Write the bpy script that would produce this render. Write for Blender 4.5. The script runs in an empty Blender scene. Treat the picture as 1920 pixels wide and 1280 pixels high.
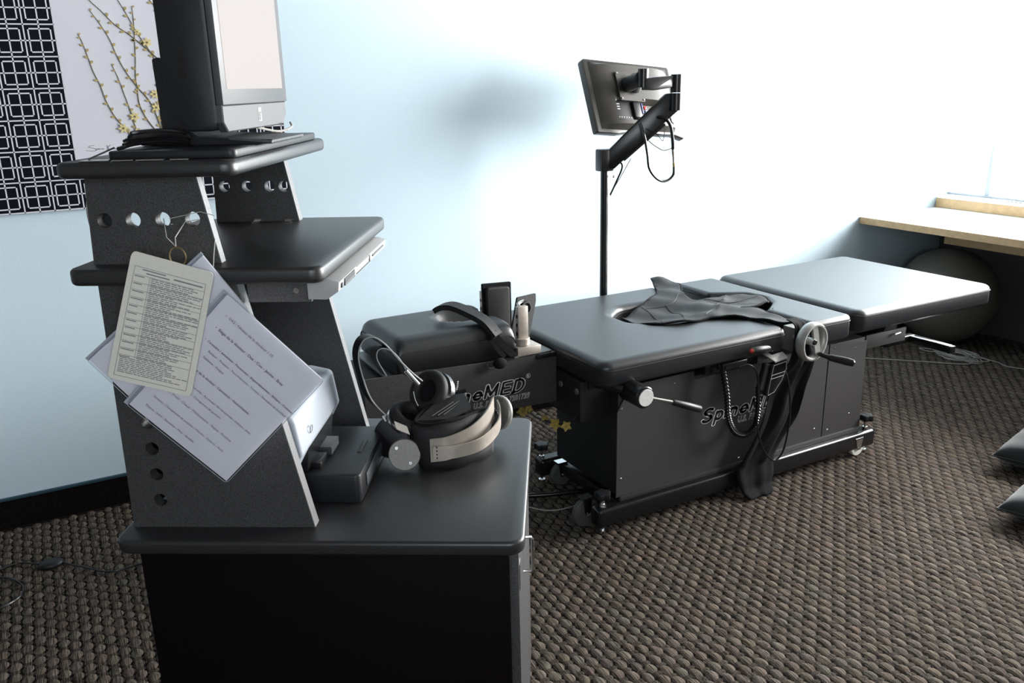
import bpy, bmesh, math, random
import numpy as np
from mathutils import Vector, Matrix, Euler
from mathutils.geometry import delaunay_2d_cdt
random.seed(4)
SC = bpy.context.scene
COL = SC.collection
PI = math.pi

# ------------------------------------------------------------------ camera
yaw, pitch, roll, fpx = math.radians(61.61), math.radians(16.761), math.radians(-1.3466), 1599.4
F = Vector((math.cos(pitch)*math.cos(yaw), math.cos(pitch)*math.sin(yaw), -math.sin(pitch)))
Rr = Vector((math.sin(yaw), -math.cos(yaw), 0)); Uu = Rr.cross(F)
r_ = Rr*math.cos(roll)+Uu*math.sin(roll); u_ = -Rr*math.sin(roll)+Uu*math.cos(roll)
cd = bpy.data.cameras.new('camera'); cam = bpy.data.objects.new('camera', cd); COL.objects.link(cam)
cam.matrix_world = Matrix(((r_.x, u_.x, -F.x, 0), (r_.y, u_.y, -F.y, 0), (r_.z, u_.z, -F.z, 1.5), (0, 0, 0, 1)))
cd.sensor_width = 36; cd.lens = fpx/1920*36; cd.clip_start = .05; cd.clip_end = 60
SC.camera = cam

# ------------------------------------------------------------------ world, lights, exposure
w = bpy.data.worlds.new('overcast_sky'); SC.world = w; w.use_nodes = True
w.node_tree.nodes['Background'].inputs[0].default_value = (.93, .96, 1, 1)
w.node_tree.nodes['Background'].inputs[1].default_value = 4.5
def area(name, loc, rot, sx, sy, power, color):
    l = bpy.data.lights.new(name, 'AREA'); l.shape = 'RECTANGLE'; l.size = sx; l.size_y = sy
    l.energy = power; l.color = color
    o = bpy.data.objects.new(name, l); COL.objects.link(o); o.location = loc; o.rotation_euler = rot
    return o
# daylight coming through the long window of the right-hand wall, and an added fill lamp behind the camera
area('window_daylight', (5.15, 1.68, 1.72), (0, math.radians(90), 0), 1.9, 3.25, 800, (1, .975, .95))
area('rear_fill', (-.3, -1.35, 1.7), (math.radians(90), 0, 0), 1.8, 1.2, 24, (.86, .93, 1))
SC.view_settings.view_transform = 'Standard'; SC.view_settings.look = 'None'
SC.view_settings.exposure = 0.0; SC.view_settings.gamma = 1; SC.view_settings.use_curve_mapping = False

# ------------------------------------------------------------------ materials
def mat(name, col, rough=.5, metal=0., spec=.5, bump=0., bscale=200., speck=None, coat=0., sheen=0.):
    m = bpy.data.materials.new(name); m.use_nodes = True; nt = m.node_tree; b = nt.nodes['Principled BSDF']
    b.inputs['Base Color'].default_value = (*col, 1); b.inputs['Roughness'].default_value = rough
    b.inputs['Metallic'].default_value = metal; b.inputs['Specular IOR Level'].default_value = spec
    b.inputs['Coat Weight'].default_value = coat
    if sheen: b.inputs['Sheen Weight'].default_value = sheen
    tc = nt.nodes.new('ShaderNodeTexCoord')
    n = nt.nodes.new('ShaderNodeTexNoise'); n.inputs['Scale'].default_value = bscale; n.inputs['Detail'].default_value = 3
    nt.links.new(tc.outputs['Object'], n.inputs['Vector'])
    if bump:
        bp = nt.nodes.new('ShaderNodeBump'); bp.inputs['Strength'].default_value = bump; bp.inputs['Distance'].default_value = .002
        nt.links.new(n.outputs['Fac'], bp.inputs['Height']); nt.links.new(bp.outputs['Normal'], b.inputs['Normal'])
    cr = nt.nodes.new('ShaderNodeValToRGB')
    k = speck if speck is not None else .12
    cr.color_ramp.elements[0].position = .3; cr.color_ramp.elements[1].position = .7
    cr.color_ramp.elements[0].color = (*[max(0, c*(1-k)) for c in col], 1)
    cr.color_ramp.elements[1].color = (*[min(1, c*(1+k)) for c in col], 1)
    nt.links.new(n.outputs['Fac'], cr.inputs['Fac']); nt.links.new(cr.outputs['Color'], b.inputs['Base Color'])
    return m
M = {}
M['wall'] = mat('blue_wall_paint', (.58, .715, .80), .75, bump=.15, bscale=320, speck=.02, spec=.25)
M['white_wall'] = mat('taupe_paint', (.13, .13, .125), .8, speck=.02)
M['ceiling'] = mat('ceiling_paint', (.18, .18, .18), .9, speck=.03)
M['vinyl'] = mat('black_vinyl', (.014, .015, .017), .38, bump=.12, bscale=260, speck=.2, spec=.6)
M['seam'] = mat('black_stitching', (.006, .006, .006), .7)
M['panel'] = mat('speckled_grey_steel', (.042, .040, .040), .5, bump=.35, bscale=420, speck=.45, spec=.35)
M['console'] = mat('speckled_charcoal_board', (.046, .046, .047), .45, bump=.4, bscale=380, speck=.45, spec=.4)
M['edge'] = mat('silver_speckled_edge', (.13, .13, .135), .42, bump=.3, bscale=500, speck=.3)
M['top'] = mat('black_laminate', (.020, .020, .021), .38, bump=.1, bscale=500, speck=.3, spec=.6)
M['black'] = mat('black_enamel', (.008, .008, .009), .25, spec=.5)
M['blackmat'] = mat('matt_black', (.010, .010, .011), .6, spec=.3)
M['cab'] = mat('black_cabinet_board', (.004, .0025, .0035), .6, spec=.08)
M['plastic'] = mat('black_plastic', (.012, .013, .015), .42, spec=.35, bump=.1, bscale=600)
M['monplastic'] = mat('dark_brown_grey_plastic', (.036, .032, .027), .4, bump=.1, bscale=700, spec=.6)
M['greyplastic'] = mat('grey_plastic', (.060, .063, .068), .5, speck=.05)
M['chrome'] = mat('polished_metal', (.75, .75, .76), .18, metal=1, speck=.05)
M['brushed'] = mat('brushed_aluminium', (.46, .41, .36), .42, metal=.65, speck=.08, bscale=60)
M['wheelmetal'] = mat('cast_aluminium', (.38, .375, .36), .38, metal=.6, speck=.06)
M['steel'] = mat('dull_steel', (.17, .165, .15), .45, metal=.5)
M['beige'] = mat('pale_cast_metal', (.30, .29, .26), .4, metal=.3)
M['fabric'] = mat('black_webbing', (.007, .007, .008), .85, bump=.6, bscale=700, speck=.4, spec=.12)
M['neoprene'] = mat('black_neoprene', (.012, .0115, .012), .6, bump=.4, bscale=600, speck=.3, spec=.3)
M['white'] = mat('white_plastic', (.34, .37, .42), .4, speck=.02)
M['whiteprint'] = mat('white_lettering', (.8, .8, .8), .5, speck=.0)
M['blackprint'] = mat('black_lettering', (.004, .006, .006), .5)
M['greyprint'] = mat('grey_print', (.21, .21, .22), .8)
M['lightprint'] = mat('light_grey_print', (.20, .20, .21), .8)
M['silver'] = mat('silver_plastic', (.36, .36, .36), .45, metal=.05, speck=.03)
M['rubber'] = mat('grey_rubber', (.06, .06, .058), .6)
M['nylon'] = mat('white_nylon', (.7, .7, .66), .4)
M['red'] = mat('red_button', (.45, .03, .02), .3)
M['yellow'] = mat('yellow_petals', (.34, .25, .05), .6, speck=.3)
M['brass'] = mat('brass_ring', (.42, .33, .17), .35, metal=.9)
M['cord'] = mat('grey_cord', (.33, .32, .30), .6)
M['clearcord'] = mat('pale_string', (.42, .42, .40), .5)
M['card'] = mat('cream_laminated_card', (.72, .70, .63), .35, speck=.03)
M['paper'] = mat('white_paper', (.86, .86, .88), .45, speck=.03, bscale=12)
M['wood'] = mat('maple_edge', (.50, .33, .17), .45, speck=.12, bscale=30)
M['desktop'] = mat('pale_worktop', (.82, .81, .78), .4, speck=.04)
M['teal'] = mat('dark_teal_cloth', (.014, .022, .025), .75, bump=.3, bscale=300, sheen=.3)
M['teal_line'] = mat('dark_teal_strip', (.01, .045, .07), .6)
M['carpetbase'] = mat('dark_carpet_base', (.007, .0055, .005), .95, spec=.05, bump=1, bscale=260, speck=.7)
M['navy'] = mat('navy_black_print', (.004, .005, .010), .8, spec=.08)
M['lattice'] = mat('white_lattice_print', (.62, .62, .70), .6, speck=.02)
M['canvas'] = mat('off_white_canvas', (.60, .61, .68), .75, bump=.1, bscale=500, speck=.02)
M['stem'] = mat('brown_stem_print', (.13, .11, .05), .7)
M['bud'] = mat('ochre_bud_print', (.38, .30, .12), .7, speck=.2)
M['petal'] = mat('pale_yellow_petal_print', (.62, .53, .25), .7, speck=.2)
M['label'] = mat('white_label', (.6, .6, .58), .5)

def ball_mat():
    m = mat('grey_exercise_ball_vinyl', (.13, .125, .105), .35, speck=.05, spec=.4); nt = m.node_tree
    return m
M['ball'] = ball_mat()

def emis(name, col, s):
    m = bpy.data.materials.new(name); m.use_nodes = True; nt = m.node_tree; b = nt.nodes['Principled BSDF']
    b.inputs['Base Color'].default_value = (.01, .01, .01, 1); b.inputs['Roughness'].default_value = .5; b.inputs['Specular IOR Level'].default_value = .15
    g = nt.nodes.new('ShaderNodeTexGradient'); tc = nt.nodes.new('ShaderNodeTexCoord')
    b.inputs['Emission Color'].default_value = (*col, 1); b.inputs['Emission Strength'].default_value = s
    nt.nodes.remove(g); nt.nodes.remove(tc)
    return m
M['screen'] = emis('lit_screen', (.80, .72, .69), .80)

def clear(name, tint, gl=.06):
    m = bpy.data.materials.new(name); m.use_nodes = True; nt = m.node_tree; nt.nodes.clear()
    o = nt.nodes.new('ShaderNodeOutputMaterial'); t = nt.nodes.new('ShaderNodeBsdfTransparent'); g = nt.nodes.new('ShaderNodeBsdfGlossy')
    t.inputs[0].default_value = (*tint, 1); g.inputs['Roughness'].default_value = .08
    fr = nt.nodes.new('ShaderNodeFresnel'); fr.inputs[0].default_value = 1.3
    mx = nt.nodes.new('ShaderNodeMixShader'); nt.links.new(fr.outputs[0], mx.inputs[0])
    nt.links.new(t.outputs[0], mx.inputs[1]); nt.links.new(g.outputs[0], mx.inputs[2]); nt.links.new(mx.outputs[0], o.inputs[0])
    return m
M['glass'] = clear('window_glass', (.97, .98, .98))
M['sleeve'] = clear('clear_plastic_sleeve', (.93, .93, .95))

def weave_mat():
    m = bpy.data.materials.new('brown_carpet_yarn'); m.use_nodes = True; nt = m.node_tree; b = nt.nodes['Principled BSDF']; L = nt.links.new
    b.inputs['Roughness'].default_value = .9; b.inputs['Specular IOR Level'].default_value = .08
    tc = nt.nodes.new('ShaderNodeTexCoord'); at = nt.nodes.new('ShaderNodeAttribute'); at.attribute_name = 'tint'
    # fine yarn strands running along Y
    mp = nt.nodes.new('ShaderNodeMapping'); mp.inputs['Scale'].default_value = (420, 18, 1); L(tc.outputs['Object'], mp.inputs[0])
    n1 = nt.nodes.new('ShaderNodeTexNoise'); n1.inputs['Scale'].default_value = 1; n1.inputs['Detail'].default_value = 1; L(mp.outputs[0], n1.inputs['Vector'])
    n2 = nt.nodes.new('ShaderNodeTexNoise'); n2.inputs['Scale'].default_value = 420; n2.inputs['Detail'].default_value = 1; L(tc.outputs['Object'], n2.inputs['Vector'])
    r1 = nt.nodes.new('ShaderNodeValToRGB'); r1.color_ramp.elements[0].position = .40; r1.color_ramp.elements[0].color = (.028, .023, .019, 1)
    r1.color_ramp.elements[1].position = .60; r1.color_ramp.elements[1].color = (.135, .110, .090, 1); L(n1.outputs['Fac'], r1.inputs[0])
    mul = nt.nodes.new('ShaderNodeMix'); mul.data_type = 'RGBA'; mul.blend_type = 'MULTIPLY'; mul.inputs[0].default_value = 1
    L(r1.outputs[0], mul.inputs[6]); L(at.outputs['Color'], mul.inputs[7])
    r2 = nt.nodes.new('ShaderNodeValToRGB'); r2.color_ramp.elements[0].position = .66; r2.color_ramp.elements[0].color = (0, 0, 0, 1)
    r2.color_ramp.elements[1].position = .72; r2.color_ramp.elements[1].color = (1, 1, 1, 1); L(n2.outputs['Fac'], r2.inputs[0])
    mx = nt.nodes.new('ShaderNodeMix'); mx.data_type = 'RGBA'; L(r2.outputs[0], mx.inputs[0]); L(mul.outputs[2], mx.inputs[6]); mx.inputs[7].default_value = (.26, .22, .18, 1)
    L(mx.outputs[2], b.inputs['Base Color'])
    bp = nt.nodes.new('ShaderNodeBump'); bp.inputs['Strength'].default_value = .8; bp.inputs['Distance'].default_value = .002
    L(n1.outputs['Fac'], bp.inputs['Height']); L(bp.outputs[0], b.inputs['Normal'])
    return m
M['yarn'] = weave_mat()

# ------------------------------------------------------------------ object helpers
def tag(o, label=None, cat=None, group=None, kind=None):
    if label: o['label'] = label
    if cat: o['category'] = cat
    if group: o['group'] = group
    if kind: o['kind'] = kind
    return o
def wloc(o):
    v = Vector(o.location)
    while o.parent: o = o.parent; v = v+Vector(o.location)
    return v
def thing(name, label, cat, loc, group=None):
    o = bpy.data.objects.new(name, None); COL.objects.link(o); o.location = loc; o.empty_display_size = .05
    return tag(o, label, cat, group)
def link_mesh(name, me, m, parent=None, center=None):
    co = np.empty(len(me.vertices)*3, 'f'); me.vertices.foreach_get('co', co); co = co.reshape(-1, 3)
    c = (co.min(0)+co.max(0))/2; c[2] = co[:, 2].min()
    co -= c; me.vertices.foreach_set('co', co.ravel().astype('f')); me.update()
    o = bpy.data.objects.new(name, me); COL.objects.link(o)
    c = Vector([float(v) for v in c])
    if m is not None: me.materials.append(m)
    if parent: o.parent = parent; o.location = c-wloc(parent)
    else: o.location = c
    return o

# console frame: a runs towards the front of the console, b away from the viewer
KO = Vector((.65221, 1.17865, 0)); ka = math.radians(-31.4)
KU = Vector((math.cos(ka), math.sin(ka), 0)); KV = Vector((-math.sin(ka), math.cos(ka), 0))
def K(a, b, z): return KO+KU*a+KV*b+Vector((0, 0, z))
KM = Matrix(((KU.x, KV.x, 0, KO.x), (KU.y, KV.y, 0, KO.y), (0, 0, 1, 0), (0, 0, 0, 1)))
I4 = Matrix.Identity(4)

class G:
    def __init__(s, m=I4): s.b = bmesh.new(); s.M = m; s.sm = []
    def face(s, vs):
        try: return s.b.faces.new(vs)
        except ValueError: return None
    def box(s, lo, hi, bev=0, seg=2):
        lo, hi = Vector(lo), Vector(hi); r = bmesh.ops.create_cube(s.b, size=1)
        vs = r['verts']
        for v in vs: v.co = Vector([(lo[i]+hi[i])/2+v.co[i]*(hi[i]-lo[i]) for i in range(3)])
        if bev:
            es = list({e for v in vs for e in v.link_edges})
            bmesh.ops.bevel(s.b, geom=es, offset=bev, segments=seg, affect='EDGES', profile=.5)
        return s
    def prism(s, poly, h0, h1, axis='z', bev=0, seg=2):
        """poly: 2D points; axis: extrusion axis. z:(x,y) y:(x,z) x:(y,z)"""
        def P(p, h):
            if axis == 'z': return Vector((p[0], p[1], h))
            if axis == 'y': return Vector((p[0], h, p[1]))
            return Vector((h, p[0], p[1]))
        A = [s.b.verts.new(P(p, h0)) for p in poly]; B = [s.b.verts.new(P(p, h1)) for p in poly]
        n = len(poly); fs = [s.face(list(reversed(A))), s.face(B)]
        for i in range(n): fs.append(s.face([A[i], A[(i+1) % n], B[(i+1) % n], B[i]]))
        bmesh.ops.recalc_face_normals(s.b, faces=[f for f in fs if f])
        if bev:
            es = [e for e in {e for f in fs[:2] for e in f.edges}]
            bmesh.ops.bevel(s.b, geom=es, offset=bev, segments=seg, affect='EDGES', profile=.5)
        return s
    def tube(s, pts, r, seg=8, cap=True, flat=None, up=None):
        pts = [Vector(p) for p in pts]; n = len(pts); rings = []
        rr = r if isinstance(r, (list, tuple)) else [r]*n
        prev = None
        for i, p in enumerate(pts):
            t = (pts[min(i+1, n-1)]-pts[max(i-1, 0)]).normalized()
            if prev is None:
                a = Vector(up) if up else (Vector((0, 0, 1)) if abs(t.z) < .9 else Vector((1, 0, 0)))
                x = t.cross(a).normalized()
            else:
                x = (prev-t*prev.dot(t)).normalized()
            prev = x; y = t.cross(x)
            fx, fy = flat if flat else (1, 1)
            rings.append([s.b.verts.new(p+x*math.cos(k*2*PI/seg)*rr[i]*fx+y*math.sin(k*2*PI/seg)*rr[i]*fy) for k in range(seg)])
        for i in range(n-1):
            for k in range(seg):
                f = s.face([rings[i][k], rings[i][(k+1) % seg], rings[i+1][(k+1) % seg], rings[i+1][k]])
                if f: f.smooth = True
        if cap: s.face(list(reversed(rings[0]))); s.face(rings[-1])
        return s
    def cyl(s, p0, p1, r, seg=20, r2=None): return s.tube([p0, p1], [r, r if r2 is None else r2], seg)
    def disc(s, c, n, r, h, seg=28, bev=.0):
        c, n = Vector(c), Vector(n).normalized()
        if bev: return s.tube([c-n*h/2, c-n*(h/2-bev), c+n*(h/2-bev), c+n*h/2], [r-bev, r, r, r-bev], seg)
        return s.tube([c-n*h/2, c+n*h/2], r, seg)
    def ring(s, c, n, R, r, seg=40, tseg=8, a0=0, a1=2*PI, sq=1., wide=1.):
        """torus of tube radius r (stretched `wide` along n)"""
        c, n = Vector(c), Vector(n).normalized(); x = n.orthogonal().normalized(); y = n.cross(x); full = abs(a1-a0-2*PI) < 1e-6
        m = seg if full else seg+1; rings = []
        for i in range(m):
            a = a0+(a1-a0)*i/seg; d = x*math.cos(a)+y*math.sin(a)*sq
            rings.append([s.b.verts.new(c+d*(R+r*math.cos(k*2*PI/tseg))+n*r*wide*math.sin(k*2*PI/tseg)) for k in range(tseg)])
        for i in range(m if full else m-1):
            j = (i+1) % m
            for k in range(tseg):
                f = s.face([rings[i][k], rings[j][k], rings[j][(k+1) % tseg], rings[i][(k+1) % tseg]])
                if f: f.smooth = True
        return s
    def ribbon(s, pts, wv, th, nrm=None):
        """strip along pts; wv: width vector(s); th thickness along local normal"""
        pts = [Vector(p) for p in pts]; n = len(pts); R = []
        for i, p in enumerate(pts):
            t = (pts[min(i+1, n-1)]-pts[max(i-1, 0)]).normalized(); W = Vector(wv[i] if isinstance(wv, list) else wv)
            N = t.cross(W).normalized()*th/2
            R.append([s.b.verts.new(q) for q in (p-W/2-N, p+W/2-N, p+W/2+N, p-W/2+N)])
        for i in range(n-1):
            for k in range(4):
                f = s.face([R[i][k], R[i][(k+1) % 4], R[i+1][(k+1) % 4], R[i+1][k]])
                if f: f.smooth = (k in (0, 2))
        s.face(list(reversed(R[0]))); s.face(R[-1])
        return s
    def slab(s, P, th):
        """polygon of 3D points given a thickness along its normal"""
        P = [Vector(p) for p in P]; N = Vector((0, 0, 0))
        for i in range(len(P)): N += (P[i]-P[0]).cross(P[(i+1) % len(P)]-P[0])
        N.normalize(); A = [s.b.verts.new(p-N*th/2) for p in P]; B = [s.b.verts.new(p+N*th/2) for p in P]; n = len(P)
        s.face(list(reversed(A))); s.face(B)
        for i in range(n): s.face([A[i], A[(i+1) % n], B[(i+1) % n], B[i]])
        return s
    def ball(s, c, r, sc=(1, 1, 1), u=24, v=14):
        rr = bmesh.ops.create_uvsphere(s.b, u_segments=u, v_segments=v, radius=r)
        for q in rr['verts']:
            q.co = Vector((q.co.x*sc[0], q.co.y*sc[1], q.co.z*sc[2]))+Vector(c)
            for f in q.link_faces: f.smooth = True
        return s
    def obj(s, name, m, parent=None, smooth=False, angle=None):
        s.b.transform(s.M)
        bmesh.ops.recalc_face_normals(s.b, faces=s.b.faces[:])
        me = bpy.data.meshes.new(name); s.b.to_mesh(me); s.b.free()
        if smooth:
            for p in me.polygons: p.use_smooth = True
        me.set_sharp_from_angle(angle=math.radians((angle or 35) if smooth else 40))
        return link_mesh(name, me, m, parent)

def fillet(poly, rads, n=6):
    out = []; N = len(poly)
    for i in range(N):
        p = Vector(poly[i]); a = Vector(poly[i-1]); c = Vector(poly[(i+1) % N]); r = rads[i] if isinstance(rads, list) else rads
        if r <= 0: out.append(tuple(p)); continue
        u = (a-p).normalized(); v = (c-p).normalized(); ang = u.angle(v)
        d = min(r/math.tan(ang/2), (a-p).length*.49, (c-p).length*.49); r = d*math.tan(ang/2)
        p0 = p+u*d; p1 = p+v*d; ce = p+(u+v).normalized()*(r/math.sin(ang/2))
        a0 = math.atan2(p0.y-ce.y, p0.x-ce.x); a1 = math.atan2(p1.y-ce.y, p1.x-ce.x); da = (a1-a0+PI) % (2*PI)-PI
        for k in range(n+1): a_ = a0+da*k/n; out.append((ce.x+r*math.cos(a_), ce.y+r*math.sin(a_)))
    return out
def offset(poly, d):
    """inset a counter-clockwise polygon by d"""
    N = len(poly); out = []
    for i in range(N):
        p = Vector(poly[i]); a = Vector(poly[i-1]); c = Vector(poly[(i+1) % N])
        e0 = (p-a); e1 = (c-p)
        if e0.length < 1e-7: e0 = e1
        if e1.length < 1e-7: e1 = e0
        e0.normalize(); e1.normalize(); n0 = Vector((-e0.y, e0.x)); n1 = Vector((-e1.y, e1.x)); m = (n0+n1)
        m = m.normalized() if m.length > 1e-6 else n0
        q = p+m*(d/max(.5, m.dot(n0))); out.append((q.x, q.y))
    return out
def cushion(name, poly, z0, z1, r, parent, label=None, rv=None, seamz=None, puff=0, m='vinyl', cut=None):
    rv = rv or r; b = bmesh.new(); rings = []
    prof = [(.012, z0), (0, z0+.012), (0, z1-rv)]+[(r*(1-math.cos(t)), z1-rv+rv*math.sin(t)) for t in [PI/2*k/6 for k in range(1, 7)]]+[(r+.004, z1)]
    for d, z in prof:
        rings.append([b.verts.new((x, y, z)) for x, y in offset(poly, d)])
    n = len(poly)
    for i in range(len(rings)-1):
        for k in range(n):
            f = b.faces.new([rings[i][k], rings[i][(k+1) % n], rings[i+1][(k+1) % n], rings[i+1][k]]); f.smooth = True
    for rg_, sm_ in ((rings[-1], True), (rings[0], False)):
        r_t = delaunay_2d_cdt([Vector((v.co.x, v.co.y)) for v in rg_], [(i, (i+1) % n) for i in range(n)], [], 1, 1e-6)
        nv = [b.verts.new((v.x, v.y, rg_[0].co.z)) for v in r_t[0]]
        for tri in r_t[2]: f = b.faces.new([nv[i] for i in tri]); f.smooth = sm_
    bmesh.ops.remove_doubles(b, verts=b.verts[:], dist=1e-5)
    bmesh.ops.recalc_face_normals(b, faces=b.faces[:])
    me = bpy.data.meshes.new(name); b.to_mesh(me); b.free()
    o = link_mesh(name, me, M[m], parent)
    if label: o['label'] = label
    g = G(); sz = seamz or z1-rv; ol = offset(poly, -.0008); g.tube([(x, y, sz) for x, y in ol+ol[:1]], .0016, 6, cap=False)
    g.obj('piping', M['seam'], o)
    return o

def text_mesh(body, size, m, name, parent, origin, ux, uy, off=0., ext=.0004, shear=0., align='LEFT', space=1., lift=0.):
    cu = bpy.data.curves.new('t', 'FONT'); cu.body = body; cu.size = size; cu.offset = off; cu.extrude = ext; cu.shear = shear
    cu.align_x = align; cu.space_character = space; cu.resolution_u = 3
    t = bpy.data.objects.new('t', cu); COL.objects.link(t)
    dg = bpy.context.evaluated_depsgraph_get(); me = bpy.data.meshes.new_from_object(t.evaluated_get(dg))
    bpy.data.objects.remove(t); bpy.data.curves.remove(cu)
    ux, uy = Vector(ux).normalized(), Vector(uy).normalized(); n = ux.cross(uy).normalized(); O = Vector(origin)+n*lift
    me.transform(Matrix(((ux.x, uy.x, n.x, O.x), (ux.y, uy.y, n.y, O.y), (ux.z, uy.z, n.z, O.z), (0, 0, 0, 1))))
    me.materials.clear()
    return link_mesh(name, me, m, parent)

def spline(pts, n=6):
    pts = [Vector(p) for p in pts]; out = []
    P = [pts[0]*2-pts[1]]+pts+[pts[-1]*2-pts[-2]]
    for i in range(1, len(P)-2):
        for k in range(n):
            t = k/n; a, b, c, d = P[i-1], P[i], P[i+1], P[i+2]
            out.append(.5*((2*b)+(c-a)*t+(2*a-5*b+4*c-d)*t*t+(3*b-3*c+d-a)*t*t*t))
    out.append(pts[-1]); return out

# ------------------------------------------------------------------ room shell
X0, X1, Y0, Y1, ZC = -2.6, 4.85, -1.2, 3.344, 2.65
def struct(o, label=None): o['kind'] = 'structure'; return o
floor = struct(G().box((X0-.1, Y0-.1, -.06), (X1+.1, Y1+.1, -.0065)).obj('floor', M['carpetbase']))
struct(G().box((X0-.1, Y0-.1, ZC), (X1+.1, Y1+.1, ZC+.1)).obj('ceiling', M['ceiling']))
struct(G().box((X0-.1, Y1, 0), (X1+.1, Y1+.12, ZC)).obj('wall_back', M['wall']))
struct(G().box((X0-.12, Y0, 0), (X0, Y1, ZC)).obj('wall_left', M['white_wall']))
WZ0, WZ1, WY0, WY1 = .79, 2.5, -.10, 3.344
g = G(); g.box((X1, Y0, 0), (X1+.12, Y1, WZ0)); g.box((X1, Y0, WZ1), (X1+.12, Y1, ZC)); g.box((X1, Y0, WZ0), (X1+.12, WY0, WZ1))
struct(g.obj('wall_right', M['white_wall']))
g = G(); g.box((X0, Y0-.12, 0), (X1, Y0, ZC-.0))
g.b.free(); g = G()
for lo, hi in (((X0, Y0-.12, 0), (-1.2, Y0, ZC)), ((.6, Y0-.12, 0), (X1, Y0, ZC)), ((-1.2, Y0-.12, 0), (.6, Y0, 1.05)), ((-1.2, Y0-.12, 2.3), (.6, Y0, ZC))): g.box(lo, hi)
struct(g.obj('wall_front', M['white_wall']))
# long window on the right
win = bpy.data.objects.new('window_1', None); COL.objects.link(win); win.location = (X1+.05, (WY0+WY1)/2, WZ0); win['kind'] = 'structure'
g = G()
g.box((X1+.02, WY0, WZ0), (X1+.09, WY1, WZ0+.02), .004); g.box((X1+.02, WY0, WZ1-.045), (X1+.09, WY1, WZ1), .004)
g.box((X1+.02, WY0, WZ0), (X1+.09, WY0+.045, WZ1), .004)
g.obj('window_frame', M['white'], win)
for k, y in enumerate((3.10, 2.2, 1.3, .5)):
    G().prism([(y-.016, WZ0+.02), (y+.016, WZ0+.02), (y+.006, WZ0+.30), (y-.006, WZ0+.30)], X1+.03, X1+.06, 'x').obj('mullion_stub', M['white'], win)  # mullions cut short and tapered, window glare put into their shape
ys = [WY1+.013, 3.10, 2.2, 1.3, .5, WY0+.045]
for a, b in zip(ys[:-1], ys[1:]):
    G().box((X1+.052, b+.014, WZ0+.02), (X1+.056, a-.014, WZ1-.045)).obj('pane', M['glass'], win)
w2 = bpy.data.objects.new('added_fill_window', None); COL.objects.link(w2); w2.location = (-.3, Y0-.06, 1.05); w2['kind'] = 'structure'  # unseen window, added so fill light can enter from behind the camera
g = G(); g.box((-1.2, Y0-.08, 1.05), (.6, Y0-.03, 1.1)); g.box((-1.2, Y0-.08, 2.25), (.6, Y0-.03, 2.3)); g.box((-1.2, Y0-.08, 1.05), (-1.15, Y0-.03, 2.3)); g.box((.55, Y0-.08, 1.05), (.6, Y0-.03, 2.3)); g.box((-.32, Y0-.08, 1.1), (-.28, Y0-.03, 2.25))
g.obj('window_frame', M['white'], w2)
for x in (-1.15, -.28): G().box((x, Y0-.058, 1.1), (x+.83, Y0-.054, 2.25)).obj('pane', M['glass'], w2)
# carpeted skirting with a thin teal strip
struct(G().box((X0, Y1-.012, -.005), (X1, Y1, .102)).obj('baseboard_back', M['carpetbase']))
struct(G().box((X0, Y1-.014, .102), (X1, Y1, .110)).obj('trim_1', M['teal_line']))

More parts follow.
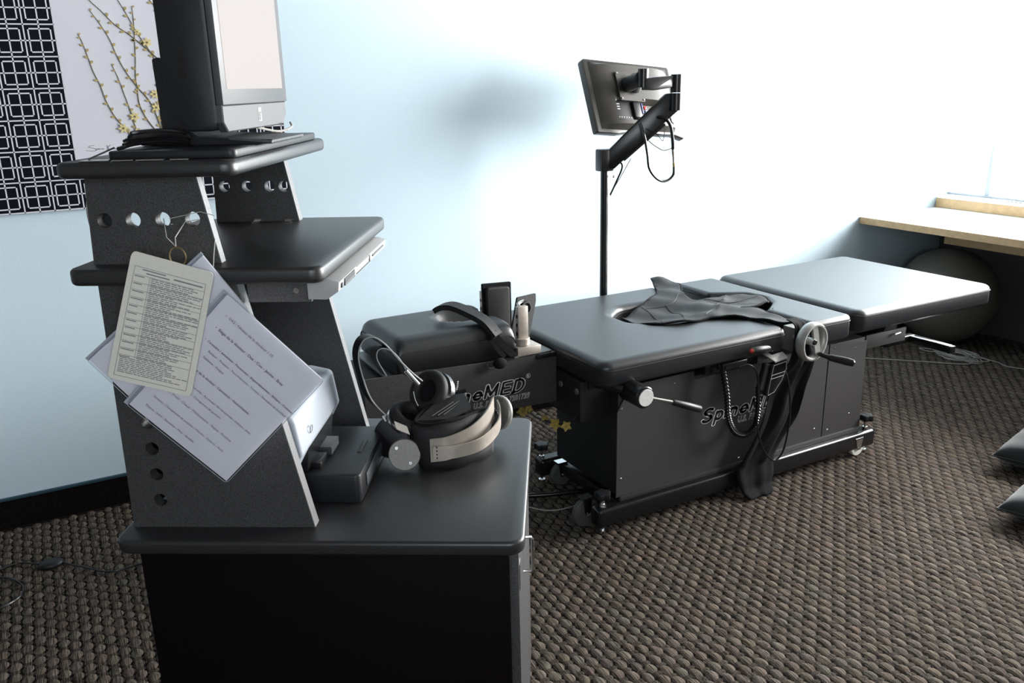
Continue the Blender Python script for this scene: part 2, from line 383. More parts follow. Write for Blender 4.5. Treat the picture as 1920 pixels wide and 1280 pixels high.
# woven carpet: raised tufts on a staggered lattice, one stuff mesh
def carpet():
    px, py = .0300, .0260; T = []
    i0, i1 = int(-1.1/px), int(4.85/px); j0, j1 = int(.2/py), int(3.33/py)
    rng = np.random.default_rng(5)
    U, V = 6, 5
    us = np.linspace(-1, 1, U); vs = np.linspace(-1, 1, V); uu, vv = np.meshgrid(us, vs)
    fac = []
    for b in range(V-1):
        for a in range(U-1): fac.append((b*U+a, b*U+a+1, (b+1)*U+a+1, (b+1)*U+a))
    fac = np.array(fac)
    cen = []
    for i in range(i0, i1):
        for j in range(j0, j1):
            X, Y = i*px, j*py
            if Y < .55 and X < 1.0: continue
            if X-1.7*Y > 3.4 or (Y < 1.0 and X > 3.2): continue
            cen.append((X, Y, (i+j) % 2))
    cen = np.array(cen); n = len(cen); up = cen[:, 2] == 0
    jit = rng.normal(0, .0009, (n, 2)); sc = rng.uniform(.92, 1.06, n); hh = np.where(up, .0058, .0030)*rng.uniform(.85, 1.15, n)
    rx = np.where(up, .0158, .0160)*sc; ry = np.where(up, .0245, .0130)*sc
    gx = uu.ravel()[None]*rx[:, None]*(1-.18*vv.ravel()[None]**2); gy = vv.ravel()[None]*ry[:, None]*(1-.42*uu.ravel()[None]**2)
    # each tuft leans: higher at its +y end where the yarn dives under the next
    prof = (1-np.abs(uu.ravel())**3*.85)*(1-np.abs(vv.ravel())**2.5)**.6*(1+.22*vv.ravel())
    gz = -.0065+hh[:, None]*np.clip(prof[None], 0, 1)-.0008
    co = np.stack([cen[:, 0, None]+jit[:, 0, None]+gx, cen[:, 1, None]+jit[:, 1, None]+gy, gz], -1).reshape(-1, 3)
    fs = (fac[None]+(np.arange(n)*U*V)[:, None, None]).reshape(-1, 4)
    me = bpy.data.meshes.new('carpet_weave'); me.vertices.add(len(co)); me.vertices.foreach_set('co', co.ravel().astype('f'))
    me.loops.add(fs.size); me.loops.foreach_set('vertex_index', fs.ravel().astype('i'))
    me.polygons.add(len(fs)); me.polygons.foreach_set('loop_start', (np.arange(len(fs))*4).astype('i')); me.polygons.foreach_set('loop_total', np.full(len(fs), 4, 'i'))
    me.polygons.foreach_set('use_smooth', np.ones(len(fs), bool)); me.update(calc_edges=True)
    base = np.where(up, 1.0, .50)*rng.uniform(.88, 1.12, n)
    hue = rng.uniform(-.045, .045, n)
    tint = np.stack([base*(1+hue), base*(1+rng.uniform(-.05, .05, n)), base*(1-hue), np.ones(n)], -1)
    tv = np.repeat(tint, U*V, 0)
    at = me.color_attributes.new('tint', 'FLOAT_COLOR', 'POINT'); at.data.foreach_set('color', tv.ravel().astype('f'))
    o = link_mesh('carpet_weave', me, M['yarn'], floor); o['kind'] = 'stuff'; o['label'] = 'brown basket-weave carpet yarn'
carpet()

# ------------------------------------------------------------------ wall art
art = thing('canvas_art', 'large canvas with flowering branches on white between black and white lattice borders', 'picture', (0, 3.33, 1.12))
AX0, AX1, AZ0, AZ1, AY = -1.32, .84, 1.12, 2.12, 3.319
G().box((AX0, AY, AZ0), (AX1, 3.3435, AZ1), .003).obj('lattice_border', M['navy'], art)
WX0, WX1, WZa = .12, .66, 1.285
G().box((WX0, AY-.0006, WZa), (WX1, AY+.001, AZ1-.0005)).obj('white_field', M['canvas'], art)
g = G(); lw = .0042; yf = AY-.0005
def rect(x0, z0, x1, z1): 
    x0, x1 = max(x0, AX0), min(x1, AX1); z0, z1 = max(z0, AZ0), min(z1, AZ1)
    # split around the white field
    if x1 <= x0 or z1 <= z0: return
    if x0 >= WX0 and x1 <= WX1 and z0 >= WZa: return
    if z1 > WZa and z0 < WZa and x0 > WX0-.001 and x1 < WX1+.001: z1 = WZa
    elif z0 >= WZa and x0 < WX0 and x1 > WX1: rect(x0, z0, WX0, z1); rect(WX1, z0, x1, z1); return
    elif z0 >= WZa and x0 < WX0 < x1: x1 = WX0
    elif z0 >= WZa and x0 < WX1 < x1: x0 = WX1
    g.box((x0, yf, z0), (x1, yf+.001, z1))
P_, Q_ = .0900, .0998
for i in range(-24, 40):
    x = .120+i*P_/2
    if AX0 < x < AX1+.001: rect(x-lw/2, AZ0, x+lw/2, WZa); rect(x-lw/2, WZa, x+lw/2, AZ1)
for j in range(0, 24):
    z = 1.1725-.05+j*Q_/2
    rect(AX0, z-lw/2, AX1, z+lw/2)
for i in range(-17, 9):
    for j in range(0, 11):
        cx, cz = .075+i*P_, 1.1725+j*Q_; h = .0345; v = .038
        rect(cx-h, cz-v, cx+h, cz-v+lw); rect(cx-h, cz+v-lw, cx+h, cz+v)
        rect(cx-h, cz-v, cx-h+lw, cz+v); rect(cx+h-lw, cz-v, cx+h, cz+v)
g.obj('lattice_print', M['lattice'], art)
BR = {'a': [(0.1883, 1.6897), (0.1968, 1.6644), (0.2063, 1.6189), (0.2158, 1.5729), (0.231, 1.5262), (0.2408, 1.4789), (0.2612, 1.4248), (0.2894, 1.3815), (0.3151, 1.3376)],
 'b': [(0.2338, 1.7657), (0.2598, 1.7212), (0.2807, 1.676), (0.2956, 1.6242), (0.3163, 1.5716), (0.3439, 1.5239), (0.3779, 1.4751), (0.3948, 1.426), (0.4074, 1.364)],
 'c': [(.20, 1.86), (0.2361, 1.7991), (0.2664, 1.7663), (0.304, 1.7217), (0.3444, 1.6906), (0.3848, 1.653), (0.4256, 1.6117)],
 'd': [(0.3653, 1.7794), (0.3638, 1.7281), (0.3586, 1.6704), (0.3533, 1.6122), (0.346, 1.5594), (0.3451, 1.5119), (0.3464, 1.4579), (0.368, 1.4026), (0.4054, 1.3486)],
 'e': [(.29, 1.87), (0.3237, 1.8011), (0.3472, 1.7507), (0.3683, 1.6994), (0.4005, 1.6413), (0.4173, 1.594), (0.4166, 1.5224), (0.4099, 1.4499), (0.409, 1.3763), (.41, 1.30)],
 'f': [(0.277, 1.5925), (0.2903, 1.5485), (0.3006, 1.5011), (0.311, 1.453), (0.3186, 1.4045), (0.3281, 1.3676), (0.3367, 1.3457)],
 'g': [(.38, 1.86), (0.4225, 1.8033), (0.4466, 1.7695), (0.4755, 1.7235)], 'h': [(.52, 1.83), (0.4761, 1.706), (0.4545, 1.653), (0.4431, 1.6116), (.425, 1.5)]}
yb = AY-.0015
rb = random.Random(3)
for k, l in BR.items():
    pts = spline([(x, yb, z) for x, z in l], 5)
    G().tube(pts, [.0007+.0012*i/len(pts) for i in range(len(pts))], 4).obj('branch', M['stem'], art)
    g = G(); c = 0
    for i in range(0, len(pts)-1, 2):
        if i < 6: s_ = .0035
        else: s_ = .0052
        if i > 3 and rb.random() < .25: continue
        t = (pts[i+1]-pts[i]).normalized(); sd = 1 if (i//2) % 2 else -1
        nrm = Vector((t.z, 0, -t.x))*sd; c0 = pts[i]+nrm*s_*1.05-t*s_*.3; A = (nrm*.8-t*.7).normalized(); Bv = Vector((A.z, 0, -A.x))
        P = [c0+A*s_*1.25*math.cos(q)+Bv*s_*.75*math.sin(q)+Vector((0, -.0008, 0)) for q in [j*PI/4 for j in range(8)]]
        g.slab(P, .0006)
    g.obj('buds', M['bud'], art)['kind'] = 'stuff'
def flower(x, z, r, rot):
    g = G()
    for k in range(6):
        a = rot+k*PI/3; d = Vector((math.cos(a), 0, math.sin(a))); n = Vector((-d.z, 0, d.x)); c = Vector((x, yb-.0025, z))
        g.slab([c, c+d*r*.5+n*r*.24, c+d*r, c+d*r*.5-n*r*.24], .0006)
    o = g.obj('flower', M['petal'], art)
    G().disc((x, yb-.0034, z), (0, 1, 0), r*.18, .0006, 8).obj('flower_centre', M['stem'], o)
for x, z, r in ((.3969, 1.6658, .018), (.3983, 1.4957, .018), (.3981, 1.4503, .018), (.324, 1.4225, .019), (.2824, 1.3848, .019), (.325, 1.3665, .019), (.46, 1.62, .018), (.37, 1.70, .012)): flower(x, z, r, rb.random())
g = G()
for l in [[(0.153, 1.3155), (0.1801, 1.3133), (0.1871, 1.3155), (0.1856, 1.3204), (0.1676, 1.3261), (0.1647, 1.3286), (0.1717, 1.3314), (0.1829, 1.3317)], [(0.1886, 1.3178), (0.1923, 1.3207), (0.1952, 1.3175), (0.1968, 1.321), (0.1997, 1.3179), (0.2034, 1.3201), (0.2075, 1.3175), (0.2097, 1.3203), (0.2124, 1.3173)], [(0.2219, 1.3316), (0.2242, 1.3243), (0.2218, 1.3112)], [(0.2342, 1.331), (0.2251, 1.3231), (0.2308, 1.3155), (0.2367, 1.3176), (0.2382, 1.32), (0.2421, 1.3156), (0.2461, 1.3195), (0.2489, 1.3158), (0.2552, 1.3203)]]:
    g.tube(spline([(x, yb, z) for x, z in l], 4), .00045, 4)
g.obj('signature', M['blackprint'], art)

# ------------------------------------------------------------------ window ledge on the right, things on and under it
ledge = thing('window_worktop', 'pale worktop with maple front edge running under the bright window', 'worktop', (4.45, 1.4, 0))
G().box((4.10, -1.19, .690), (4.848, 3.343, .727), .002).obj('worktop_board', M['desktop'], ledge)
G().box((4.097, -1.19, .689), (4.101, 3.343, .7265)).obj('edge_band', M['wood'], ledge)['label'] = 'maple edge band'
G().box((4.42, -1.19, .585), (4.44, 3.02, .690), .001).obj('apron', M['wood'], ledge)
G().box((4.12, -1.18, 0), (4.80, -1.14, .690)).obj('end_support', M['desktop'], ledge)
sill = thing('window_sill', 'thick pale wooden ledge box under the window panes', 'window sill', (4.82, 1.6, .7275))
G().box((4.755, -.2, .7275), (4.849, 3.335, .795), .004).obj('sill_box', M['wood'], sill)
G().box((4.750, -.2, .785), (4.849, 3.335, .799), .003).obj('sill_top', M['desktop'], sill)
cb = G().tube(spline([(4.80, 2.92, .801), (4.79, 2.80, .801), (4.80, 2.68, .801), (4.78, 2.5, .801), (4.80, 2.2, .801)], 6), .0022, 6).obj('blind_cord', M['rubber'])
tag(cb, 'thin dark cord lying on the wooden sill under the window', 'cord')
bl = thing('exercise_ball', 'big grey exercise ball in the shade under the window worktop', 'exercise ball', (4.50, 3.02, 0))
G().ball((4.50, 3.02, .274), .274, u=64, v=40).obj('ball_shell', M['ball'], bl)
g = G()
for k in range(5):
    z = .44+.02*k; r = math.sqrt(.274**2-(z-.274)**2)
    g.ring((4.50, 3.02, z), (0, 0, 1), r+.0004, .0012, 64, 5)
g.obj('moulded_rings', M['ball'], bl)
# grey network cord on the floor
pts = [(3.86, 3.02, .003), (3.98, 2.90, .003), (4.08, 2.80, .003), (4.19, 2.685, .003), (4.25, 2.66, .003), (4.31, 2.70, .004)]
rc = random.Random(8)
for k in range(9):
    cx, cy = 4.33+rc.uniform(-.03, .03), 2.78+rc.uniform(-.03, .03); ra, rbb = rc.uniform(.05, .10), rc.uniform(.06, .14)
    for q in range(7):
        a = q/7*2*PI+k; pts.append((cx+ra*math.cos(a), cy+rbb*math.sin(a), .004+.0035*(k % 4)))
pts += [(4.25, 2.90, .006), (4.26, 2.98, .004), (4.30, 2.93, .004), (4.34, 2.80, .01), (4.37, 2.70, .004), (4.385, 2.60, .003), (4.36, 2.53, .003), (4.40, 2.44, .003), (4.47, 2.3, .003), (4.5, 2.0, .003)]
tag(G().tube(spline(pts, 6), .0026, 6).obj('network_cable', M['cord']), 'pale grey cable coiled and trailing on the carpet beside the ball', 'cable')

# floor cushions at the right edge of the picture
def pillow(name, label, tip, ang, s, h):
    d = Vector((math.cos(ang), math.sin(ang), 0)); n = Vector((-d.y, d.x, 0)); c = Vector(tip)+d*s*.7071
    root = thing(name, label, 'cushion', (c.x, c.y, 0), 'floor cushions by the right edge')
    N = 28; b = bmesh.new(); top = {}; bot = {}
    e1 = (d+n).normalized(); e2 = (d-n).normalized()
    for i in range(N+1):
        for j in range(N+1):
            u, v = i/N*2-1, j/N*2-1
            k = ((1-u*u)*(1-v*v))**.42; pin = 1-.10*(1-abs(u*v))*(max(abs(u), abs(v)))**4
            p = c+(e1*u+e2*v)*s/2*pin
            wr = .004*math.sin(u*9+v*4)*k
            top[i, j] = b.verts.new((p.x, p.y, h*.38+h*.62*k+wr)); bot[i, j] = top[i, j] if (i in (0, N) or j in (0, N)) else b.verts.new((p.x, p.y, h*.38-h*.375*k))
    for i in range(N):
        for j in range(N):
            for D, rv in ((top, 0), (bot, 1)):
                q = [D[i, j], D[i+1, j], D[i+1, j+1], D[i, j+1]]
                f = b.faces.new(q if not rv else q[::-1]); f.smooth = True
    me = bpy.data.meshes.new('cover'); b.to_mesh(me); b.free(); o = link_mesh('cushion_cover', me, M['teal'], root)
    g = G(); per = []
    for i in range(N+1): per.append((i/N*2-1, -1))
    for i in range(1, N+1): per.append((1, i/N*2-1))
    for i in range(1, N+1): per.append((1-i/N*2, 1))
    for i in range(1, N+1): per.append((-1, 1-i/N*2))
    P = []
    for u, v in per:
        pin = 1-.10*(1-abs(u*v)); p = c+(e1*u+e2*v)*s/2*pin; P.append((p.x, p.y, h*.38))
    g.tube(P, .003, 5, cap=False); g.obj('piping', M['teal'], root)
pillow('floor_cushion', 'dark teal floor cushion by the right edge, the one nearer the table', (3.12, 1.815, 0), math.radians(-31), .36, .15)
pillow('floor_cushion', 'dark teal floor cushion by the right edge, the lower one in front', (2.735, 1.545, 0), math.radians(-31), .36, .14)

# ------------------------------------------------------------------ console: cabinet and stepped shelves
con = thing('console_cart', 'black rolling console cart with stepped shelves and speckled side panels on a cabinet', 'cart', K(-.37, .3, 0))
def rr(a0, b0, a1, b1, r): return fillet([(a0, b0), (a1, b0), (a1, b1), (a0, b1)], r, 6)
def Kg(): return G(KM)
Kg().prism(rr(-.752, 0, 0, .60, .03), .692, .72, 'z', .007, 3).obj('cabinet_top', M['top'], con, True, 40)
Kg().box((-.715, .022, .045), (-.03, .585, .692), .002).obj('cabinet_body', M['cab'], con)
for b0_, b1_, hb_ in ((.03, .578, .225),):
    d = Kg().box((-.030, b0_, .06), (-.012, b1_, .688), .002).obj('door', M['console'], con)
    Kg().tube([(-.012, hb_, .525), (.004, hb_, .525), (.007, hb_, .530), (.007, hb_, .600), (.004, hb_, .605), (-.012, hb_, .605)], .0035, 8).obj('handle', M['chrome'], d)
    for z in (.60, .16):
        Kg().box((-.0135, b0_+.006 if b0_ < .1 else b1_-.03, z), (-.0105, b0_+.03 if b0_ < .1 else b1_-.006, z+.055), .001).obj('hinge_plate', M['chrome'], d)
for a in (-.66, -.08):
    for b in (.08, .53):
        c = Kg().box((a-.02, b-.02, .035), (a+.02, b+.02, .047)).obj('caster', M['chrome'], con)
        Kg().disc((a, b, .022), (1, 0, 0), .022, .02, 20).obj('caster_wheel', M['rubber'], c)
# lower side panels, with three round holes in a column
def holed(poly, holes, r, h0, h1, axis_b=True):
    """flat panel in (a,z) with round holes, thickness from h0 to h1 along b"""
    cu = bpy.data.curves.new('c', 'CURVE'); cu.dimensions = '2D'; cu.fill_mode = 'BOTH'; cu.extrude = (h1-h0)/2
    def sp(pts):
        s = cu.splines.new('POLY'); s.points.add(len(pts)-1); s.use_cyclic_u = True
        for i, (x, y) in enumerate(pts): s.points[i].co = (x, y, 0, 1)
    sp(poly)
    for cx, cy in holes: sp([(cx+r*math.cos(k*2*PI/24), cy+r*math.sin(k*2*PI/24)) for k in range(24)])
    t = bpy.data.objects.new('c', cu); COL.objects.link(t); dg = bpy.context.evaluated_depsgraph_get()
    me = bpy.data.meshes.new_from_object(t.evaluated_get(dg)); bpy.data.objects.remove(t); bpy.data.curves.remove(cu)
    # curve plane (x,y,z) -> console (a, b, z)
    me.transform(KM @ Matrix(((1, 0, 0, 0), (0, 0, 1, (h0+h1)/2), (0, 1, 0, 0), (0, 0, 0, 1)))); me.materials.clear()
    return me
lowp = [(-.735, .72), (-.392, .72), (-.487, 1.193), (-.728, 1.193)]
upp = [(-.729, 1.221), (-.508, 1.221), (-.534, 1.371), (-.722, 1.371)]
def side(name, poly, holes, b0, b1, edge_lo, edge_hi, r=.0125):
    me = holed(poly, holes, r, b0, b1); o = link_mesh(name, me, M['console'], con)
    (a0, z0), (a1, z1) = edge_lo, edge_hi
    Kg().slab([(a0+.0008, b0, z0), (a0+.0008, b1, z0), (a1+.0008, b1, z1), (a1+.0008, b0, z1)], .002).obj('front_edging', M['edge'], o)
    return o
side('lower_side_panel', lowp, [(-.678, .879), (-.677, .828), (-.677, .776), (-.678, .93)], .055, .080, lowp[1], lowp[2])
side('lower_side_panel', lowp, [(-.678, .879), (-.677, .828), (-.677, .776), (-.678, .93)], .520, .545, lowp[1], lowp[2])
side('upper_side_panel', upp, [(-.698, 1.296), (-.649, 1.296), (-.598, 1.296), (-.547, 1.296)], .055, .074, upp[1], upp[2], .0128)
upf = [(-.693, 1.221), (-.508, 1.221), (-.534, 1.371), (-.688, 1.371)]
side('upper_side_panel', upf, [(-.667, 1.299), (-.616, 1.299), (-.566, 1.298), (-.5345, 1.297)], .520, .545, upp[1], upp[2], .0118)
Kg().prism(rr(-.757, .010, -.325, .575, .022), 1.192, 1.221, 'z', .008, 3).obj('middle_shelf', M['top'], con, True, 40)
Kg().prism(rr(-.742, -.002, -.447, .575, .022), 1.370, 1.3965, 'z', .009, 3).obj('upper_shelf', M['top'], con, True, 40)
Kg().box((-.700, .080, .76), (-.690, .520, 1.13), .001).obj('back_panel', M['cab'], con)
Kg().box((-.47, .062, 1.150), (-.36, .072, 1.192)).obj('mounting_bracket', M['console'], con)
Kg().disc((-.385, .0615, 1.17), (0, 1, 0), .005, .003, 12).obj('screw', M['steel'], con)
for a in (-.60, -.53):
    Kg().prism([(.500, 1.221), (.519, 1.221), (.519, 1.229), (.515, 1.229), (.515, 1.224), (.500, 1.224)], a-.008, a+.008, 'x').obj('angle_bracket', M['chrome'], con)

# all-in-one touch monitor on the upper shelf
def Klab(name, label, cat, a, b, z, group=None): return thing(name, label, cat, K(a, b, z), group)
mo = Klab('touch_monitor', 'all-in-one touch monitor with a lit pinkish screen on the top console shelf', 'monitor', -.53, .25, 1.411)
side_poly = [(-.485, .10), (-.485, .40)]
g = Kg(); mz0, mz1 = 1.437, 1.79
body = fillet([(-.578, 1.475), (-.545, mz0), (-.500, mz0), (-.493, 1.45), (-.493, mz1), (-.578, mz1)], .012, 3)
g.prism(body, .078, .425, 'y', .006, 2); g.obj('housing', M['plastic'], mo, True, 40)
Kg().box((-.495, .082, 1.478), (-.482, .430, mz1-.002), .0015).obj('bezel', M['greyplastic'], mo)
Kg().box((-.4825, .104, 1.503), (-.4812, .405, mz1-.03)).obj('screen', M['screen'], mo)
Kg().prism(fillet([(.080, 1.478), (.080, 1.450), (.098, 1.434), (.398, 1.434), (.424, 1.452), (.424, 1.478)], [0, .004, .004, .004, .004, 0], 3), -.500, -.484, 'x', .002, 1).obj('chin', M['greyplastic'], mo)
o = Kg(); o.slab([(-.4836, .255, 1.446), (-.4836, .270, 1.446), (-.4836, .270, 1.470), (-.4836, .255, 1.470)], .0004); lg = o.obj('brand_plate', M['label'], mo)
o = Kg(); o.slab([(-.4832, .2565, 1.4475), (-.4832, .2685, 1.4475), (-.4832, .2685, 1.4625), (-.4832, .2565, 1.4625)], .0004); o.obj('plate_inlay', M['greyplastic'], lg)
text_mesh('elo', .009, M['label'], 'brand_lettering', mo, K(-.4828, .2665, 1.4485), Vector((0, 0, 1)), -KV, .0002, .0002)
for k in range(4): Kg().box((-.545, .0765, 1.525+.011*k), (-.537, .0785, 1.531+.011*k)).obj('vent', M['black'], mo)
sp_ = fillet([(-.625, 1.555), (-.622, 1.43), (-.605, 1.411), (-.430, 1.411), (-.430, 1.418), (-.560, 1.424), (-.588, 1.445), (-.600, 1.545), (-.612, 1.558)], [.004, .02, .015, .002, .002, .02, .03, .006, .006], 4)
Kg().prism(sp_, .155, .335, 'y').obj('stand', M['plastic'], mo)
Kg().slab([(-.505, .150, 1.421), (-.430, .150, 1.4145), (-.430, .345, 1.4145), (-.505, .345, 1.421)], .004).obj('stand_foot', M['greyplastic'], mo)
Kg().box((-.598, .22, 1.49), (-.57, .28, 1.53), .004).obj('hinge', M['plastic'], mo)
Kg().tube(spline([(-.49, .26, 1.434), (-.47, .32, 1.424), (-.46, .37, 1.429), (-.47, .40, 1.437)], 6), .0022, 6).obj('cable', M['cord'], mo)

tr = Klab('flat_tray', 'flat closed black slab lying under the touch monitor on the top shelf', 'tray', -.57, .27, 1.397)
Kg().prism(rr(-.665, .03, -.453, .52, .012), 1.3967, 1.4108, 'z', .003, 2).obj('slab_body', M['plastic'], tr, True, 40)
cc = Klab('cable_bundle', 'bundle of black cables coiled behind the touch monitor on the top shelf', 'cable', -.64, .2, 1.411)
rk = random.Random(2)
for k in range(5):
    z = 1.4145+.0045*k; s_ = .01*rk.random()
    Kg().tube(spline([(-.655+s_, .035+.02*k, z-.0), (-.645, .09, z+.004), (-.60-s_, .12, z+.006), (-.575, .15-s_, z), (-.600, .14, z-.001), (-.665, .16, z)], 6), .0035, 6).obj('cable', M['black'], cc)
lc = Kg().tube(spline([(-.69, .02, 1.400), (-.668, .026, 1.409), (-.66, .05, 1.4155)], 5), .0015, 6).obj('thin_cable', M['rubber']); tag(lc, 'thin grey wire curving off the left end of the top shelf', 'wire')
hc = Kg().tube(spline([(-.722, .095, 1.368), (-.735, .09, 1.345), (-.742, .085, 1.305), (-.738, .09, 1.26), (-.726, .095, 1.235), (-.72, .12, 1.225)], 6), .0022, 6).obj('hanging_cable', M['cord'])
tag(hc, 'pale cable looping down behind the back edge of the upper side panel', 'cable')
pp = Klab('power_adapter', 'black power adapter block on the middle shelf seen through the first round hole', 'adapter', -.735, .10, 1.2212)
Kg().box((-.719, .0752, 1.2214), (-.690, .100, 1.318), .004).obj('adapter_case', M['plastic'], pp); Kg().tube([(-.705, .088, 1.317), (-.705, .095, 1.335), (-.70, .12, 1.362)], .003, 6).obj('lead', M['black'], pp)
tg = Klab('foil_strip', 'strip of shiny silver foil packets along the top shelf edge', 'packet', -.6, .01, 1.3967)
for a0_, w_ in ((-.70, .05), (-.645, .035), (-.605, .045), (-.55, .03)):
    Kg().prism([(a0_, .004), (a0_+w_, .006), (a0_+w_-.004, .024), (a0_+.003, .022)], 1.3967, 1.3990, 'z', .0008, 1).obj('packet', M['chrome'], tg)

# optical drive under the middle shelf
dv = Klab('drive_unit', 'slim silver drive unit mounted under the front of the middle shelf', 'drive', -.335, .25, 1.155)
dp = [(-.362, 1.157), (-.330, 1.156), (-.311, 1.170), (-.309, 1.1915), (-.345, 1.1915), (-.362, 1.1915)]
Kg().prism([(-.362, 1.157), (-.330, 1.156), (-.309, 1.170), (-.307, 1.186), (-.324, 1.1915), (-.362, 1.1915)], .05, .47, 'y', .0012, 2).obj('housing', M['silver'], dv)
def fr(b0, b1, z0, z1, m, nm, t=.0008): 
    return Kg().prism([(b0, z0), (b1, z0), (b1, z1), (b0, z1)], -.3085, -.3068+t, 'x').obj(nm, m, dv)
fr(.066, .074, 1.173, 1.181, M['blackprint'], 'button'); fr(.09, .165, 1.171, 1.184, M['greyplastic'], 'display')
Kg().prism([(.09, 1.1745), (.165, 1.177), (.165, 1.184), (.09, 1.184)], -.3062, -.3058, 'x').obj('display_window', M['blackprint'], dv)
fr(.185, .300, 1.1712, 1.1720, M['greyprint'], 'slot'); fr(.185, .300, 1.1845, 1.1852, M['greyprint'], 'slot'); fr(.300, .3008, 1.1712, 1.1850, M['greyprint'], 'slot'); fr(.33, .44, 1.176, 1.1795, M['greyplastic'], 'slot')

# printer on the cabinet between the lower panels
prn = Klab('printer', 'white printer with a black output tray on the cabinet between the side panels', 'printer', -.5, .27, .7205)
Kg().box((-.66, .100, .7212), (-.44, .395, .80), .006).obj('base', M['plastic'], prn)
Kg().prism(fillet([(-.66, .80), (-.445, .79), (-.415, .845), (-.425, .918), (-.47, .928), (-.66, .935)], [.004, .01, .015, .015, .02, .01], 4), .098, .392, 'y', .008, 3).obj('housing', M['white'], prn, True, 40)
Kg().prism([(-.445, .79), (-.425, .79), (-.418, .846), (-.43, .846)], .15, .34, 'y').obj('paper_slot', M['black'], prn)
g = Kg(); g.prism(fillet([(-.445, .150), (-.322, .143), (-.320, .398), (-.445, .400)], [.004, .012, .012, .004], 4), .722, .782, 'z', .005, 2); tray = g.obj('output_tray', M['plastic'], prn, True, 40)
Kg().box((-.3215, .19, .738), (-.3185, .36, .766), .002).obj('tray_front', M['greyplastic'], tray)['label'] = 'slightly lighter insert'
Kg().box((-.352, .255, .7815), (-.342, .315, .7835), .0008).obj('finger_grip', M['greyplastic'], tray)
Kg().box((-.435, .175, .782), (-.405, .225, .797), .002).obj('paper_guide', M['black'], prn)
Kg().box((-.438, .240, .782), (-.400, .300, .800), .002).obj('paper_guide', M['teal'], prn)
o = Kg(); o.ring((-.4145, .165, .872), (1, 0, -.1), .0075, .0009, 20, 5); o.obj('brand_mark', M['greyprint'], prn)

# hanging documents
b_ = -.004
def KP(a, z, b=b_): return K(a, b, z)
rg = thing('binder_ring', 'small brass ring holding the hanging laminated card and plastic sleeves', 'ring', KP(-.5525, 1.23, -.006))
g = Kg(); g.ring((-.5525, -.008, 1.245), (.25, 1, 0), .0155, .0013, 36, 6); g.obj('ring_wire', M['brass'], rg)
st = Kg()
st.tube([(-.595, .052, 1.298), (-.570, .0, 1.275), (-.553, -.008, 1.261)], .0008, 5); st.tube([(-.5585, .052, 1.293), (-.556, .0, 1.275), (-.5535, -.008, 1.261)], .0008, 5)
st.tube([(-.585, .052, 1.298), (-.56, .050, 1.303), (-.53, .050, 1.309), (-.508, .052, 1.302)], .0007, 5); st.tube([(-.535, .068, 1.294), (-.56, .066, 1.291), (-.585, .054, 1.288)], .0007, 5)
st.tube([(-.512, .053, 1.262), (-.508, .03, 1.24), (-.503, .004, 1.212)], .0008, 5)
tag(st.obj('string', M['clearcord']), 'pale string looped through the round holes down to the brass ring', 'string')
card = thing('laminated_card', 'cream laminated card with a fine printed table hanging in front of the plastic sleeves', 'card', KP(-.6, 1.0, -.012))
C4 = [(-.625, 1.257), (-.494, 1.218), (-.561, 1.004), (-.702, 1.040)]
def cardpt(u, v, b): # u 0..1 left to right, v 0..1 top to bottom
    A = Vector(C4[0]); B = Vector(C4[1]); Cc = Vector(C4[2]); D = Vector(C4[3]); p = (A*(1-u)+B*u)*(1-v)+(D*(1-u)+Cc*u)*v
    return Vector((p.x, b, p.y))
edge2 = fillet([(0, 0), (1, 0), (1, 1), (0, 1)], .05, 4)
Kg().slab([cardpt(u, v, -.011) for u, v in edge2], .0012).obj('card_sheet', M['card'], card)
g = Kg(); bb = -.0122
def seg(u0, v0, u1, v1): g.slab([cardpt(u0, v0, bb), cardpt(u1, v0, bb), cardpt(u1, v1, bb), cardpt(u0, v1, bb)], .0002)
for v in (.10, .96): seg(.07, v, .93, v+.003)
for u in (.07, .925): seg(u, .10, u+.005, .96)
rt = random.Random(11); v = .125; rows = 0
seg(.17, .112, .45, .12); seg(.55, .125, .90, .135); seg(.22, .135, .50, .143)
v = .165; nxt = .05
while v < .93:
    if rows % 4 == 0 and v < .80:
        seg(.08, v-.006, .925, v-.0035); seg(.09, v+.003, .09+rt.uniform(.08, .16), v+.010)
    x = .29 if v < .80 else .10; e = rt.uniform(.55, .9)
    while x < e: wl = rt.uniform(.03, .09); seg(x, v, min(x+wl, .92), v+.0058); x += wl+.012
    v += .0143; rows += 1
seg(.27, .16, .2735, .80)
g.obj('printed_table', M['greyprint'], card)

def sleeve(name, label, cs, b, seed, parent_lines=True):
    A, B, Cc, D = [Vector(c) for c in cs]
    root = thing(name, label, 'document', KP(Cc.x, Cc.y, b), 'plastic sleeves hanging on the ring')
    def P(u, v, bb): p = (A*(1-u)+B*u)*(1-v)+(D*(1-u)+Cc*u)*v; return Vector((p.x, bb, p.y))
    e = fillet([(0, 0), (1, 0), (1, 1), (0, 1)], .03, 4)
    Kg().slab([P(.022+.966*u, .008+.984*v, b) for u, v in [(0, 0), (1, 0), (1, 1), (0, 1)]], .0012).obj('paper_sheet', M['paper'], root)
    Kg().slab([P(u, v, b-.0030) for u, v in e], .0005).obj('plastic_sleeve', M['sleeve'], root)
    g = Kg(); g.tube([P(u, v, b-.0030) for u, v in e+e[:1]], .0005, 5); g.obj('sleeve_rim', M['white'], root)
    g = Kg(); g.slab([P(-.02, 0, b-.0022), P(.02, 0, b-.0022), P(.02, 1, b-.0022), P(-.02, 1, b-.0022)], .0008); g.obj('binding_strip', M['white'], root)
    return root, P
s2, P2 = sleeve('document_sleeve', 'clear plastic sleeve mostly hidden behind the front sleeve, corner towards the wall', [(-.514, 1.249), (-.430, 1.128), (-.622, .938), (-.737, 1.069)], -.0002, 1)
